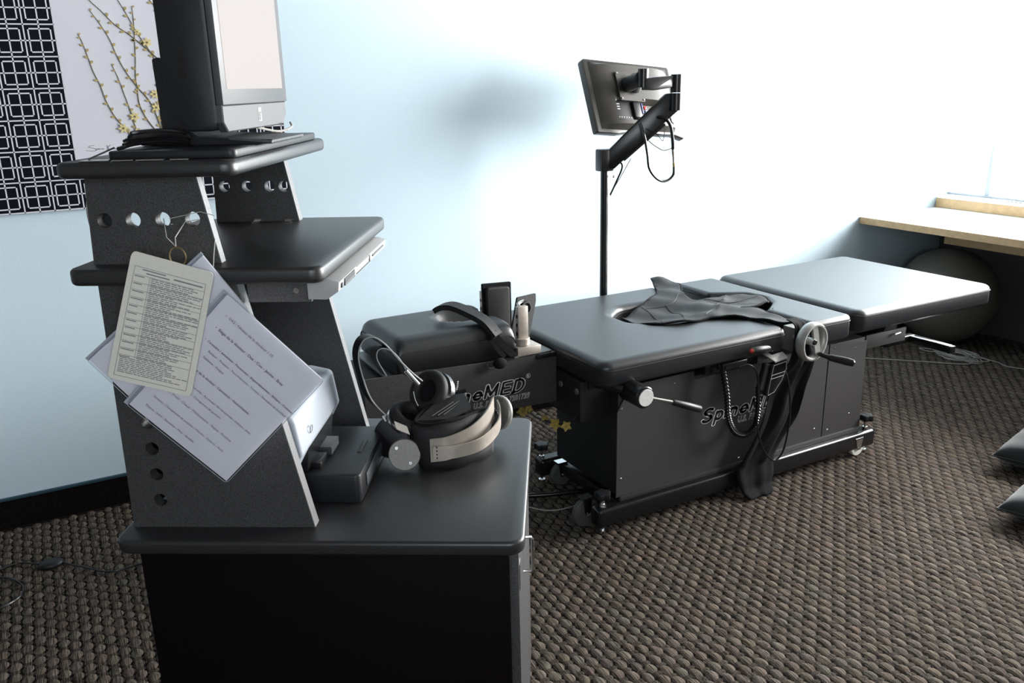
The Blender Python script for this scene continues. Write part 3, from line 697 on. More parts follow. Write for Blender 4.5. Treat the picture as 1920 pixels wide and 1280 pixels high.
s1, P1 = sleeve('document_sleeve', 'clear plastic sleeve with typed white sheet hanging tilted in front of the console', [(-.481, 1.186), (-.330, 1.031), (-.521, .841), (-.679, .991)], -.0052, 2)
def tl(txt, u, v, sz, m='greyprint', off=.0):
    o_ = P1(u, v, -.0085); d = P1(u+.1, v, -.0085)-o_; up = P1(u, v-.1, -.0085)-o_
    wx = KM.to_3x3() @ d; wy = KM.to_3x3() @ up; wx.normalize(); wy = (wy-wx*wy.dot(wx)).normalized()
    return text_mesh(txt, sz, M[m], 'typed_line', s1, KM @ o_, wx, wy, off, .00005)
tl('\u2022  VAS : Niveau de la douleur / 10', .12, .12, .0074); tl('\u2022  Si\u00e8ge de la douleur : Dos - Cou - Jambe - Bras', .12, .22, .0074, off=.00012)
tl('\u2022  Caract\u00e8re / sensations : Picotement - Engourdissement - Br\u00fblure - Crampes', .12, .32, .0060, off=.0001); tl('Raideur - Pression - Fourmillement - Tension - Sensation de lourdeur', .20, .37, .0060); tl('Faiblesse - Fatigue', .20, .42, .0060)
tl('Fr\u00e9quence de la douleur : Constante - Intermittente', .12, .52, .0065, off=.0001); tl('Pire : Le matin - Le midi - Au travail - Fin de journ\u00e9e - Dehors - Avec', .12, .62, .0058); tl('mouvement - Changement de position', .20, .67, .0058)
tl('Mieux : Froid - Chaud - M\u00e9dicaments - Repos - Position', .12, .75, .0065); tl('Douleur : Changement de position - Marche - Debout - Assis', .12, .84, .0060); tl('Depuis : Jours - Semaines - Mois - Ann\u00e9es', .12, .92, .0060)

# ------------------------------------------------------------------ traction table
T = thing('traction_table', 'long black padded spinal traction table on a grey steel base with castors', 'treatment table', (2.2, 2.45, 0))
# base frame
for y0, y1, x0, x1 in ((2.165, 2.225, 1.495, 2.875), (2.62, 2.68, 1.535, 2.86)):
    G().box((x0, y0, .028), (x1, y1, .098), .012, 3).obj('base_rail', M['black'], T, True, 40)
for x in (1.60, 2.70): G().box((x, 2.225, .045), (x+.05, 2.62, .09), .004).obj('cross_member', M['black'], T)
# body with near side panels
G().box((1.592, 2.203, .118), (2.80, 2.60, .50), .002).obj('body_box', M['blackmat'], T)
sp = G().prism([(1.586, .112), (2.588, .112), (2.590, .503), (1.917, .487), (1.915, .519), (1.64, .517), (1.586, .43)], 2.198, 2.203, 'y', .0008, 1).obj('side_panel', M['panel'], T)
sp2 = G().prism([(2.592, .112), (2.812, .114), (2.808, .485), (2.596, .503)], 2.198, 2.203, 'y', .0008, 1).obj('side_panel', M['panel'], T)
G().box((1.60, 2.190, .098), (2.80, 2.203, .116), .001).obj('skirting', M['panel'], T)
for x, z, p in ((1.603, .44, sp), (1.604, .181, sp), (1.828, .49, sp), (2.555, .49, sp), (2.545, .16, sp), (2.15, .13, sp), (2.626, .485, sp2), (2.744, .465, sp2), (2.74, .185, sp2), (2.62, .14, sp2), (2.25, .475, sp)):
    G().disc((x, 2.1975, z), (0, 1, 0), .0042, .003, 12, .001).obj('screw', M['chrome'], p)
# castors, levelling feet and knobs
def castor(x, y, r, m, ang=0):
    c = thing('x', None, None, (0, 0, 0)); bpy.data.objects.remove(c)
    g = G(); g.box((x-.022, y-.017, r*2+.002), (x+.022, y+.017, r*2+.008)); 
    for s in (-1, 1): g.prism([(x-.02, r*2+.004), (x+.02, r*2+.004), (x+.010, r-.008), (x-.010, r-.008)], y+s*.016-.001, y+s*.016+.001, 'y')
    g.cyl((x, y-.018, r), (x, y+.018, r), .004, 10)
    f = g.obj('castor_fork', M['chrome'], T)
    g = G(); g.disc((x, y, r), (0, 1, 0), r, .022, 32, .003); g.obj('castor_wheel', m, f, True, 40)
castor(1.502, 2.265, .052, M['rubber']); castor(2.780, 2.180, .036, M['nylon']); castor(1.60, 2.585, .045, M['rubber']); castor(2.775, 2.585, .042, M['rubber'])
def leveller(x, y, zk, knob=True):
    g = G(); g.cyl((x, y, .004), (x, y, zk), .006, 12); g.disc((x, y, .004), (0, 0, 1), .013, .008, 18); g.disc((x, y, .022), (0, 0, 1), .010, .008, 6); g.disc((x, y, .103), (0, 0, 1), .011, .010, 6)
    f = g.obj('levelling_foot', M['chrome'], T)
    pts = []
    for k in range(30):
        a = k/30*2*PI; r = .026+.004*math.cos(5*a); pts.append((x+r*math.cos(a), y+r*math.sin(a)))
    G().prism(pts, zk-.014, zk+.010, 'z', .003, 2).obj('knob', M['plastic'], f, True, 40)
leveller(1.528, 2.195, .142); leveller(2.845, 2.195, .150); leveller(1.552, 2.65, .150); leveller(2.83, 2.65, .15)
# frames under the cushions
G().box((1.50, 2.24, .515), (2.26, 2.80, .556), .003).obj('torso_frame', M['blackmat'], T)
G().box((1.47, 2.25, .40), (1.592, 2.56, .545), .004).obj('neck_bracket', M['blackmat'], T)
for y, z in ((2.37, .505), (2.27, .507), (2.45, .47)): G().disc((1.469, y, z), (1, 0, 0), .011, .006, 14, .002).obj('bolt', M['steel'], T)
G().box((2.30, 2.25, .50), (3.21, 2.80, .555), .003).obj('leg_frame', M['blackmat'], T)
rl = G().box((2.81, 2.205, .445), (3.05, 2.215, .502), .001).obj('extension_rail', M['panel'], T)
for x in (2.965,): G().tube([(x, 2.203, .487), (x, 2.19, .487), (x+.03, 2.19, .490)], .003, 8).obj('rail_pin', M['chrome'], rl)
G().prism([(3.07, .44), (3.13, .53), (3.17, .53), (3.15, .40), (3.12, .38)], 2.33, 2.36, 'y').obj('drop_bracket', M['blackmat'], T)
bar = G().box((3.255, 2.135, .368), (3.292, 2.345, .398), .003).obj('foot_bar', M['black'], T)
G().box((3.257, 2.150, .3975), (3.290, 2.343, .3990), .0005).obj('top_strip', M['chrome'], bar)  # thin polished strip that makes the bar's top face bright
G().box((3.10, 2.33, .37), (3.29, 2.36, .40), .003).obj('foot_bar_arm', M['black'], T)
# cushions
def Rp(x0, y0, x1, y1): return [(x0, y0), (x1, y0), (x1, y1), (x0, y1)]
tp = fillet([(1.47, 2.125), (2.285, 2.125), (2.285, 2.345), (2.18, 2.395), (1.95, 2.405), (1.855, 2.50), (1.855, 2.62), (1.95, 2.70), (2.285, 2.70), (2.285, 2.915), (1.47, 2.915)],
            [.05, .035, .035, .12, .10, .07, .07, .08, .03, .035, .05], 7)
cushion('torso_cushion', tp, .553, .640, .032, T, rv=.024, seamz=.612)
pp_ = fillet([(2.395, 2.115), (2.612, 2.115), (2.612, 2.905), (2.395, 2.905), (2.395, 2.68), (2.47, 2.635), (2.53, 2.60), (2.545, 2.50), (2.51, 2.43), (2.43, 2.375), (2.395, 2.35)],
            [.03, .03, .03, .03, .03, .03, .05, .05, .04, .03, .02], 7)
cushion('pelvic_cushion', pp_, .548, .640, .020, T, rv=.018, seamz=.618)
cushion('leg_cushion', fillet(Rp(2.655, 2.125, 3.49, 2.925), .045, 8), .553, .640, .030, T, rv=.022, seamz=.618)
# neck unit: plate with lettering, deck, head cushion, posts and bolsters
np_ = G().prism([(.775, .455), (1.47, .432), (1.47, .612), (.775, .640)], 2.400, 2.406, 'y', .001, 1).obj('neck_plate', M['panel'], T)
G().box((1.39, 2.396, .598), (1.475, 2.43, .616), .003).obj('guide_rail', M['black'], T)
G().box((.80, 2.406, .50), (1.47, 2.74, .60), .003).obj('neck_frame', M['blackmat'], T)
G().box((.86, 2.402, .612), (1.455, 2.745, .622), .002).obj('neck_deck', M['top'], T)
# head cushion with face recess
def head():
    b = bmesh.new(); x0, x1, y0, y1, z0, z1 = .890, 1.315, 2.405, 2.752, .628, .742; NX, NY = 40, 34; top = {}
    def prof(u, L, R): # rounding
        d = min(u, L-u)
        return 0 if d >= R else R-math.sqrt(max(0, R*R-(R-d)**2))
    r = .05
    for i in range(NX+1):
        for j in range(NY+1):
            u = i/NX; v = j/NY; u = .5-.5*math.cos(PI*u)*(.55)-.225*(1-2*u) if False else u
            # denser near the edges
            uu = u+.12*math.sin(2*PI*u)/-(2*PI)*1.6; vv = v+.12*math.sin(2*PI*v)/-(2*PI)*1.6
            x = x0+(x1-x0)*uu; y = y0+(y1-y0)*vv
            z = z1-prof(x-x0, x1-x0, .035)*.9-prof(y-y0, y1-y0, .055)*.75
            # neck and face recess opening to the right
            dx = (x-1.19)/(.085 if x < 1.19 else .20); dy = (y-2.60)/.085
            k = max(0, 1-dx*dx-dy*dy); z -= .050*min(1, k*1.6)**.8
            top[i, j] = b.verts.new((x, y, max(z, z0+.03)))
    for i in range(NX):
        for j in range(NY):
            f = b.faces.new([top[i, j], top[i+1, j], top[i+1, j+1], top[i, j+1]]); f.smooth = True
    per = [(i, 0) for i in range(NX)]+[(NX, j) for j in range(NY)]+[(NX-i, NY) for i in range(NX)]+[(0, NY-j) for j in range(NY)]
    bt = [b.verts.new((top[k].co.x, top[k].co.y, z0)) for k in per]; n = len(per)
    for k in range(n):
        f = b.faces.new([top[per[k]], bt[k], bt[(k+1) % n], top[per[(k+1) % n]]]); f.smooth = True
    b.faces.new(bt); bmesh.ops.recalc_face_normals(b, faces=b.faces[:])
    seam = [Vector((top[k].co.x, top[k].co.y, min(top[k].co.z-.002, .700)))+Vector(((-1 if k[0] == 0 else 1 if k[0] == NX else 0)*.0008, (-1 if k[1] == 0 else 1 if k[1] == NY else 0)*.0008, 0)) for k in per]
    me = bpy.data.meshes.new('head_cushion'); b.to_mesh(me); b.free(); o = link_mesh('head_cushion', me, M['vinyl'], T)
    g = G(); g.tube(seam+seam[:1], .0013, 5, cap=False); g.obj('piping', M['seam'], o)
    # end gusset seam on the right end
    g = G(); g.tube([(1.3158, 2.415, .64), (1.3158, 2.418, .70), (1.312, 2.45, .722), (1.312, 2.49, .732)], .0014, 5); g.obj('end_seam', M['seam'], o)
head()
def neck_post(y):
    g = G(); g.box((1.315, y-.038, .6225), (1.405, y+.035, .652), .002); f = g.obj('post_block', M['brushed'], T)
    G().disc((1.352, y, .6645), (0, 0, 1), .027, .024, 32, .002).obj('collar', M['brushed'], f)
    pst = G().box((1.334, y-.010, .676), (1.372, y+.010, .786), .0015).obj('post', M['brushed'], T)
    for z in (.752, .722, .692): G().disc((1.3335, y, z), (1, 0, 0), .006, .002, 16).obj('adjuster_hole', M['black'], pst)
    G().tube([(1.345, y+.004, .786), (1.345, y+.012, .792), (1.362, y+.018, .796), (1.372, y+.018, .798)], .005, 8).obj('clip', M['chrome'], pst)
neck_post(2.43); neck_post(2.70)
bo = G(Matrix.Translation((1.362, 2.462, .672)) @ Matrix.Rotation(math.radians(15), 4, 'Y') @ Matrix.Rotation(math.radians(10), 4, 'Z') @ Matrix.Rotation(math.radians(-8), 4, 'X'))
bo.prism(fillet([(-.045, -.02), (.040, -.02), (.052, .125), (.047, .152), (-.035, .130)], [.004, .01, .004, .003, .006], 3), -.004, .004, 'y', .001, 1)
near_b = bo.obj('side_bolster', M['neoprene'], T)
bo = G(Matrix.Translation((1.362, 2.462, .672)) @ Matrix.Rotation(math.radians(15), 4, 'Y') @ Matrix.Rotation(math.radians(10), 4, 'Z') @ Matrix.Rotation(math.radians(-8), 4, 'X'))
bo.ring((.008, -.006, .098), (0, 1, 0), .020, .0045, 28, 6); bo.obj('grommet', M['plastic'], near_b)
fb = G().prism(fillet([(1.333, .64), (1.446, .64), (1.446, .812), (1.328, .818)], [.002, .002, .004, .004], 3), 2.672, 2.684, 'y', .002, 1).obj('side_bolster', M['fabric'], T)
G().prism(fillet([(1.340, .645), (1.430, .645), (1.432, .800), (1.337, .806)], [.004, .004, .012, .012], 4), 2.655, 2.673, 'y', .005, 3).obj('foam_pad', M['neoprene'], fb, True, 50)
# head strap lying across the head cushion
hs = thing('head_strap', 'padded black head strap lying across the head cushion and clipped at the near side', 'strap', (1.22, 2.45, .74))
pd = spline([(1.118, 2.60, .770), (1.132, 2.585, .782), (1.160, 2.56, .785), (1.190, 2.495, .772), (1.218, 2.435, .750), (1.240, 2.395, .708)], 5)
g = G(); g.ribbon(pd, (.042, .032, 0), .018); po = g.obj('padded_sleeve', M['neoprene'], hs, True, 60)
g = G(); g.ribbon(spline([(1.225, 2.400, .722), (1.245, 2.391, .690), (1.275, 2.389, .655), (1.303, 2.391, .629)], 5), (.022, .0, .012), .003); g.obj('webbing', M['fabric'], hs)
g = G(); g.ribbon(spline([(1.205, 2.392, .715), (1.232, 2.388, .670), (1.262, 2.389, .633)], 5), (.010, .0, .012), .003); g.obj('webbing', M['fabric'], hs)
G().box((1.298, 2.384, .621), (1.316, 2.396, .629), .001).obj('clip', M['chrome'], hs)
kn = G(); kn.ball((1.238, 2.378, .618), .022, (1.15, .7, .85)); kb = kn.obj('hook_pad', M['fabric'], hs)
G().ring((1.205, 2.380, .618), (.35, 1, 0), .012, .0016, 24, 6, .4, 2*PI-1.2).obj('wire_ring', M['chrome'], hs)

# lettering
def arc(cx, cy, rx, ry, a0, a1, n=10): return [(cx+rx*math.cos(math.radians(a0+(a1-a0)*i/n)), cy+ry*math.sin(math.radians(a0+(a1-a0)*i/n))) for i in range(n+1)]
GLY = [  # skeleton strokes of each letter with its advance; cap height 1
 ([arc(.30, .74, .22, .18, 25, 180, 9)+arc(.30, .74, .22, .20, 190, 250, 4)+arc(.30, .28, .24, .20, 70, 0, 5)+arc(.30, .28, .24, .21, -10, -160, 9)], .68),
 ([[(.12, -.25), (.12, .62)], arc(.30, .32, .19, .26, 150, -150, 14)], .60),
 ([[(.10, .08), (.10, .62)]], .28),
 ([[(.11, .08), (.11, .62)], [(.11, .42)]+arc(.28, .42, .16, .17, 130, 0, 6)+[(.44, .08)]], .60),
 ([[(.12, .34), (.50, .34)]+arc(.31, .34, .19, .25, 0, 320, 16)], .62),
 ([[(.12, .08), (.12, .92), (.40, .22), (.68, .92), (.68, .08)]], .86),
 ([[(.56, .09), (.12, .09), (.12, .91), (.56, .91)], [(.12, .50), (.50, .50)]], .68),
 ([[(.12, .09), (.12, .91), (.30, .91)]+arc(.30, .50, .30, .41, 90, -90, 10)+[(.12, .09)]], .76)]
def block_letters(x0, x1, zb, cap, y, parent):
    tot = sum(a for _, a in GLY); kx = (x1-x0)/tot
    for lay, hw_ in ((0, .112), (1, .068)):
        g = G(); cur = 0
        yy = y-.0004-.0004*lay
        def P(px, pz, c): return Vector((x0+(c+px+.22*pz-.03)*kx, yy, zb+pz*cap))
        for strokes, adv in GLY:
            for st in strokes:
                for i in range(len(st)-1):
                    a, b = Vector(st[i]), Vector(st[i+1]); d = (b-a).normalized(); n = Vector((-d.y, d.x))*hw_
                    q = [a+n, b+n, b-n, a-n]; g.face([g.b.verts.new(P(v.x, v.y, cur)) for v in q])
                for a in st:
                    sq = hw_ if len(st) > 5 and a not in (st[0], st[-1]) else hw_*1.0
                    g.face([g.b.verts.new(P(a[0]+sq*math.cos(k*PI/6), a[1]+sq*math.sin(k*PI/6), cur)+Vector((0, -.00003, 0))) for k in range(12)])
            cur += adv
        o = g.obj('lettering' if lay == 0 else 'lettering_fill', M['whiteprint' if lay == 0 else 'blackprint'], parent); o['kind'] = 'stuff'
def logo(x0, x1, zb, cap, y, parent, subx0, subx1, subz, subh, full=True):
    block_letters(x0, x1, zb, cap, y, parent)
    for body, xa, xb, z, h, sub in (('U.S. PATENT 7201729', subx0, subx1, subz, subh, 1),):
        for lay in (0, 1):
            cu = bpy.data.curves.new('t', 'FONT'); cu.body = body; cu.size = 1; cu.shear = .22; cu.resolution_u = 4
            cu.offset = .045 if lay == 0 else .0
            cu.extrude = 0; cu.space_character = 1.06 if not sub else 1.12
            t = bpy.data.objects.new('t', cu); COL.objects.link(t); dg = bpy.context.evaluated_depsgraph_get(); me = bpy.data.meshes.new_from_object(t.evaluated_get(dg))
            bpy.data.objects.remove(t); bpy.data.curves.remove(cu); me.materials.clear()
            xs = [v.co.x for v in me.vertices]; W = .0
            if lay == 0: ref = (min(xs), max(xs))
            k = (xb-xa)/(ref[1]-ref[0]); kz = h/.73
            yy = y-.0004-.0004*lay
            me.transform(Matrix(((k, 0, 0, xa-ref[0]*k), (0, 0, -1, yy), (0, kz, 0, z), (0, 0, 0, 1))))
            link_mesh('lettering' if lay == 0 else 'lettering_fill', me, M['whiteprint' if lay == 0 else 'blackprint'], parent)
    # tall spine figure rising over the i
    k = (x1-x0); xi = x0+k*.262
    g = G()
    for q in range(6): 
        zz = zb+cap*(.98+.12*q); xx = xi+cap*(.12+.055*q-.012*q*q*.4)
        g.box((xx-cap*.055, y-.0012, zz), (xx+cap*.055, y-.0004, zz+cap*.085), .0004, 1)
    o = g.obj('spine_symbol', M['whiteprint'], parent); o['kind'] = 'stuff'
    g = G(); g.ring((x1+cap*.28, y-.0006, zb+cap*1.05), (0, 1, 0), cap*.15, cap*.015, 20, 4); rgm = g.obj('registered_mark', M['whiteprint'], parent)
    text_mesh('R', cap*.22, M['whiteprint'], 'registered_letter', parent, (x1+cap*.20, y-.0006, zb+cap*.97), (1, 0, 0), (0, 0, 1), .0003, .0002)
logo(.985, 1.343, .494, .050, 2.400, np_, 1.146, 1.362, .468, .019)
logo(1.957, 2.372, .308, .056, 2.198, sp, 2.135, 2.40, .277, .024)

# handwheel with its housing
hw = G(); hw.box((2.335, 2.13, .530), (2.385, 2.20, .622), .004, 2); hou = hw.obj('gear_housing', M['beige'], T)
HC = Vector((2.337, 2.062, .592)); ax = Vector((-.10, 1, 0)).normalized()
g = G(); g.ring(HC, ax, .064, .009, 56, 10, wide=2.2); whl = g.obj('handwheel', M['wheelmetal'], T)
g = G(); g.cyl(HC-ax*.012, HC+ax*.075, .013, 20); g.slab([HC+Vector(v) for v in ((-.012, -.006, .064), (.012, -.006, .064), (.040, -.006, -.05), (.016, -.006, -.062))], .010); g.obj('spoke', M['wheelmetal'], whl)
G().disc(HC-ax*.014, ax, .010, .008, 20, .002).obj('hub_cap', M['black'], whl)
g = G(); g.tube([(2.364, 2.048, .545), (2.375, 2.02, .540), (2.385, 2.01, .537), (2.415, 1.965, .530), (2.425, 1.945, .527), (2.427, 1.942, .526)], [.008, .008, .0125, .0145, .0125, .007], 16); g.obj('crank_handle', M['black'], whl)
# clamp knob with a white cap and its lever
g = G(); g.disc((1.585, 2.095, .533), (.02, 1, 0), .037, .10, 36, .004); ck = g.obj('clamp_knob', M['black'], T, True, 40)
G().disc((1.586, 2.0435, .533), (.02, 1, 0), .0285, .004, 32, .0008).obj('white_cap', M['label'], ck)['label'] = 'round white cap'
G().tube([(1.50, 2.20, .555), (1.56, 2.13, .54)], .018, 14).obj('clamp_arm', M['black'], T)
g = G(); g.cyl((1.62, 2.06, .520), (1.702, 2.05, .493), .0055, 12); lv = g.obj('lever', M['steel'], T)
d0, d1 = Vector((1.700, 2.05, .4935)), Vector((1.815, 2.045, .447))
g = G(); g.tube([d0, d0.lerp(d1, .04), d0.lerp(d1, .5), d0.lerp(d1, .96), d1], [.008, .0105, .0125, .0125, .010], 18); g.obj('lever_grip', M['plastic'], lv, True, 45)
# small dark bits between cushion and panel
G().box((1.95, 2.18, .50), (2.20, 2.24, .535), .003).obj('slide_block', M['black'], T)

# harness and sash lying over the opening
def cloth(outl, zf, step):
    xs = [p[0] for p in outl]; ys = [p[1] for p in outl]; vs = [Vector(p) for p in outl]; n = len(vs)
    def inside(x, y):
        c = False; j = n-1
        for i in range(n):
            xi, yi = outl[i]; xj, yj = outl[j]
            if (yi > y) != (yj > y) and x < (xj-xi)*(y-yi)/(yj-yi)+xi: c = not c
            j = i
        return c
    x = min(xs)
    while x < max(xs):
        y = min(ys)
        while y < max(ys):
            if inside(x, y) and min((Vector((x, y))-v).length for v in vs[:n]) > step*.45: vs.append(Vector((x, y)))
            y += step
        x += step
    r = delaunay_2d_cdt(vs, [(i, (i+1) % n) for i in range(n)], [], 1, 1e-5)
    co = [(v.x, v.y, zf(v.x, v.y)) for v in r[0]]
    me = bpy.data.meshes.new('cloth'); me.from_pydata(co, [], r[2]); 
    for p in me.polygons: p.use_smooth = True
    return me
ho = [(2.316, 2.968), (2.349, 2.930), (2.374, 2.851), (2.300, 2.735), (2.265, 2.66), (2.285, 2.615), (2.367, 2.61), (2.462, 2.612), (2.535, 2.583), (2.545, 2.52), (2.530, 2.473), (2.478, 2.425), (2.410, 2.395), (2.342, 2.40), (2.302, 2.386), (2.345, 2.341), (2.346, 2.260), (2.343, 2.150), (2.297, 2.145), (2.262, 2.20), (2.22, 2.290), (2.122, 2.350), (2.017, 2.355), (1.935, 2.385), (1.885, 2.43), (1.866, 2.491), (1.866, 2.563), (1.967, 2.632), (2.129, 2.722), (2.217, 2.80)]
ho = [(p.x, p.y) for p in spline([(x, y, 0) for x, y in ho+ho[:1]], 4)[:-1]]
def zh(x, y):
    z = .6475+.0035*math.sin(x*38+y*22)+.003*math.sin(y*55-x*17)
    # sinks into the opening of the cushions
    dx = max(0, min(1, (2.25-x)/.25)); k = max(0, 1-((y-2.55)/.14)**2)
    z -= .028*k*max(0, min(1, (x-1.80)/.10))*(.6+.4*dx)
    z += .013*math.exp(-((x-2.24)/.08)**2-((y-2.52)/.16)**2)+.006*math.exp(-((y-(2.50+.9*(x-2.3)))/.012)**2)
    z += .018*math.exp(-((x-2.33)/.04)**2-((y-2.94)/.05)**2)
    if y < 2.42: z = max(z, .6435)
    if y > 2.71 : z = max(z, .6435)
    return z
hr = thing('pelvic_harness', 'black fabric pelvic harness lying crumpled over the opening in the table cushions', 'harness', (2.2, 2.5, .64))
o = link_mesh('harness_cloth', cloth(ho, zh, .014), M['neoprene'], hr)
md = o.modifiers.new('s', 'SOLIDIFY'); md.thickness = .005; md.offset = 0
g = G(); g.tube([(x, y, zh(x, y)) for x, y in ho+ho[:1]], .0042, 6, cap=False); g.obj('edge_binding', M['fabric'], hr)
for l in ([(1.93, 2.40), (1.99, 2.50), (2.03, 2.66)], [(2.01, 2.37), (2.08, 2.47), (2.12, 2.62)], [(2.30, 2.60), (2.38, 2.50), (2.50, 2.47)], [(2.28, 2.56), (2.40, 2.55), (2.53, 2.53)], [(2.03, 2.64), (2.15, 2.62), (2.25, 2.70)], [(2.12, 2.38), (2.22, 2.44), (2.30, 2.50)]):
    q = spline([(x, y, 0) for x, y in l], 6); g = G(); g.tube([(p.x, p.y, zh(p.x, p.y)+.003) for p in q], .0013, 5); g.obj('stitching', M['seam'], hr)
# sash hanging from the harness down the side
rows = [(.660, 2.297, 2.345, 2.150), (.652, 2.297, 2.350, 2.116), (.63, 2.298, 2.358, 2.106), (.56, 2.297, 2.385, 2.108), (.50, 2.285, 2.410, 2.115), (.45, 2.245, 2.409, 2.125), (.39, 2.212, 2.398, 2.135), (.33, 2.205, 2.390, 2.14), (.265, 2.190, 2.376, 2.145), (.19, 2.153, 2.325, 2.15), (.127, 2.105, 2.287, 2.148), (.10, 2.092, 2.280, 2.145), (.06, 2.095, 2.275, 2.135), (.025, 2.11, 2.262, 2.130), (.006, 2.12, 2.25, 2.10)]
Q = [spline([(r[i], r[0], r[3]) for r in rows], 3) for i in (1, 2)]
b = bmesh.new(); NV = 14; gr = []
for a, c in zip(*Q):
    gr.append([])
    for k in range(NV+1):
        u = k/NV; x = a.x*(1-u)+c.x*u; y = a.z*(1-u)+c.z*u; z = a.y
        y -= (.010*math.sin(u*11+z*6)+.005*math.sin(u*23-z*9))*min(1, max(0, (.66-z)*6))*(.4 if z < .12 else 1)
        gr[-1].append(b.verts.new((x, y, z)))
for i in range(len(gr)-1):
    for k in range(NV): f = b.faces.new([gr[i][k], gr[i][k+1], gr[i+1][k+1], gr[i+1][k]]); f.smooth = True
me = bpy.data.meshes.new('sash'); b.to_mesh(me); b.free()
sa = link_mesh('sash', me, M['fabric'], hr); md = sa.modifiers.new('s', 'SOLIDIFY'); md.thickness = .003; md.offset = 0
sa['label'] = 'wide sash hanging down the near side of the table to the floor'

# hand pendant, call button, hose and cables on the near side
pn = thing('hand_pendant', 'wedge-shaped black hand controller with white outline hanging from a metal hook', 'controller', (2.2, 2.10, .42))
pf = [(2.188, .521), (2.255, .528), (2.258, .495), (2.238, .452), (2.203, .415), (2.168, .408), (2.165, .425)]
pb = [(2.160, .520), (2.188, .524), (2.166, .43), (2.166, .410), (2.135, .432), (2.150, .48)]
g = G(); g.prism(fillet([(2.183, .523), (2.256, .530), (2.260, .495), (2.241, .453), (2.205, .412), (2.165, .404), (2.160, .42)], [.006, .006, .01, .02, .01, .008, .008], 4), 2.092, 2.118, 'y', .003, 2); pc = g.obj('controller_case', M['black'], pn, True, 40)
g = G(); g.prism([(2.183, .523), (2.160, .42), (2.135, .435), (2.160, .528)], 2.10, 2.122, 'y', .003, 1); g.obj('controller_back', M['blackmat'], pn)
ol = [(2.188, .521), (2.252, .526), (2.254, .497), (2.236, .457), (2.200, .417), (2.170, .409), (2.188, .521)]
g = G(); g.tube([(x, 2.0915, z) for x, z in [(2.190, .519), (2.250, .525), (2.252, .498), (2.234, .458), (2.200, .418), (2.170, .410), (2.172, .43), (2.190, .519)]], .0008, 4); g.tube([(2.182, 2.0915, .483), (2.246, 2.0915, .488)], .0008, 4); g.tube([(2.179, 2.0915, .470), (2.241, 2.0915, .474)], .0008, 4)
g.obj('outline_print', M['whiteprint'], pn)
g = G(); g.slab([(2.165, 2.16, .565), (2.190, 2.16, .565), (2.215, 2.088, .535), (2.190, 2.088, .535)], .003); g.slab([(2.188, 2.085, .532), (2.250, 2.085, .540), (2.256, 2.12, .552), (2.200, 2.12, .548)], .003)
g.obj('hook', M['wheelmetal'], pn)
cbn = thing('call_button', 'black pencil-shaped switch with a red button clipped under the torso cushion', 'switch', (2.12, 2.10, .58))
g = G(); g.tube([(2.090, 2.100, .590), (2.094, 2.100, .590), (2.13, 2.102, .588), (2.165, 2.105, .584), (2.176, 2.107, .582)], [.009, .012, .0125, .012, .009], 18); g.obj('switch_handle', M['plastic'], cbn, True, 50)
G().ring((2.090, 2.100, .590), (1, 0, 0), .0085, .0018, 20, 6).obj('collar', M['brass'], cbn)
G().ball((2.086, 2.100, .590), .0078, (1.2, 1, 1), 16, 10).obj('red_button', M['red'], cbn)
g = G(); g.tube(spline([(2.176, 2.107, .582), (2.190, 2.108, .572), (2.205, 2.12, .565), (2.21, 2.16, .56)], 5), .003, 6); g.obj('lead', M['black'], cbn)
# ribbed hose
hp_ = spline([(1.995, 2.16, .56), (1.996, 2.14, .52), (2.010, 2.13, .43), (2.022, 2.13, .345), (2.055, 2.13, .284), (2.105, 2.13, .258), (2.150, 2.13, .276), (2.175, 2.14, .334), (2.19, 2.16, .42)], 14)
g = G(); g.tube(hp_, [.0120 if i % 2 else .0085 for i in range(len(hp_))], 12); g.obj('ribbed_hose', M['black'], T)
g = G(); g.cyl((1.995, 2.17, .57), (1.995, 2.15, .53), .014, 16); g.obj('hose_fitting', M['black'], T)
g = G(); g.box((1.985, 2.13, .525), (2.10, 2.16, .55), .003); g.cyl((2.0, 2.125, .535), (2.0, 2.135, .535), .008, 12); g.obj('cable_bracket', M['black'], T)
cbz = spline([(2.03, 2.10, .54), (2.069, 2.09, .545), (2.108, 2.09, .505), (2.122, 2.09, .402), (2.126, 2.09, .299), (2.16, 2.09, .208), (2.204, 2.09, .154), (2.236, 2.09, .144), (2.269, 2.09, .182), (2.286, 2.09, .285), (2.278, 2.09, .392), (2.255, 2.095, .479), (2.235, 2.12, .523)], 8)
g = G(); g.tube(cbz, .0034, 8); g.obj('controller_cable', M['black'], pn)

# ------------------------------------------------------------------ monitor arm and monitor behind the table
ma = thing('monitor_arm', 'tall black pole with a jointed monitor arm rising behind the table', 'monitor arm', (2.057, 2.965, 0))
G().disc((2.057, 2.965, .01), (0, 0, 1), .15, .02, 40, .005).obj('pole_foot', M['black'], ma)
g = G(); g.cyl((2.057, 2.965, .02), (2.057, 2.965, 1.165), .0165, 28); g.obj('pole', M['black'], ma, True, 40)
g = G(); g.box((2.022, 2.935, 1.148), (2.085, 2.985, 1.238), .006, 2); hd = g.obj('pole_head', M['black'], ma)
G().disc((2.088, 2.945, 1.125), (1, -.5, 0), .006, .006, 12).obj('set_screw', M['chrome'], hd)
A0, A1 = Vector((2.065, 2.950, 1.185)), Vector((2.287, 2.822, 1.418)); dA = (A1-A0).normalized(); sd = dA.cross(Vector((0, 0, 1))).normalized(); upA = sd.cross(dA)
Rm = Matrix((dA, sd, upA)).transposed().to_4x4(); L_ = (A1-A0).length
g = G(Matrix.Translation(A0) @ Rm)
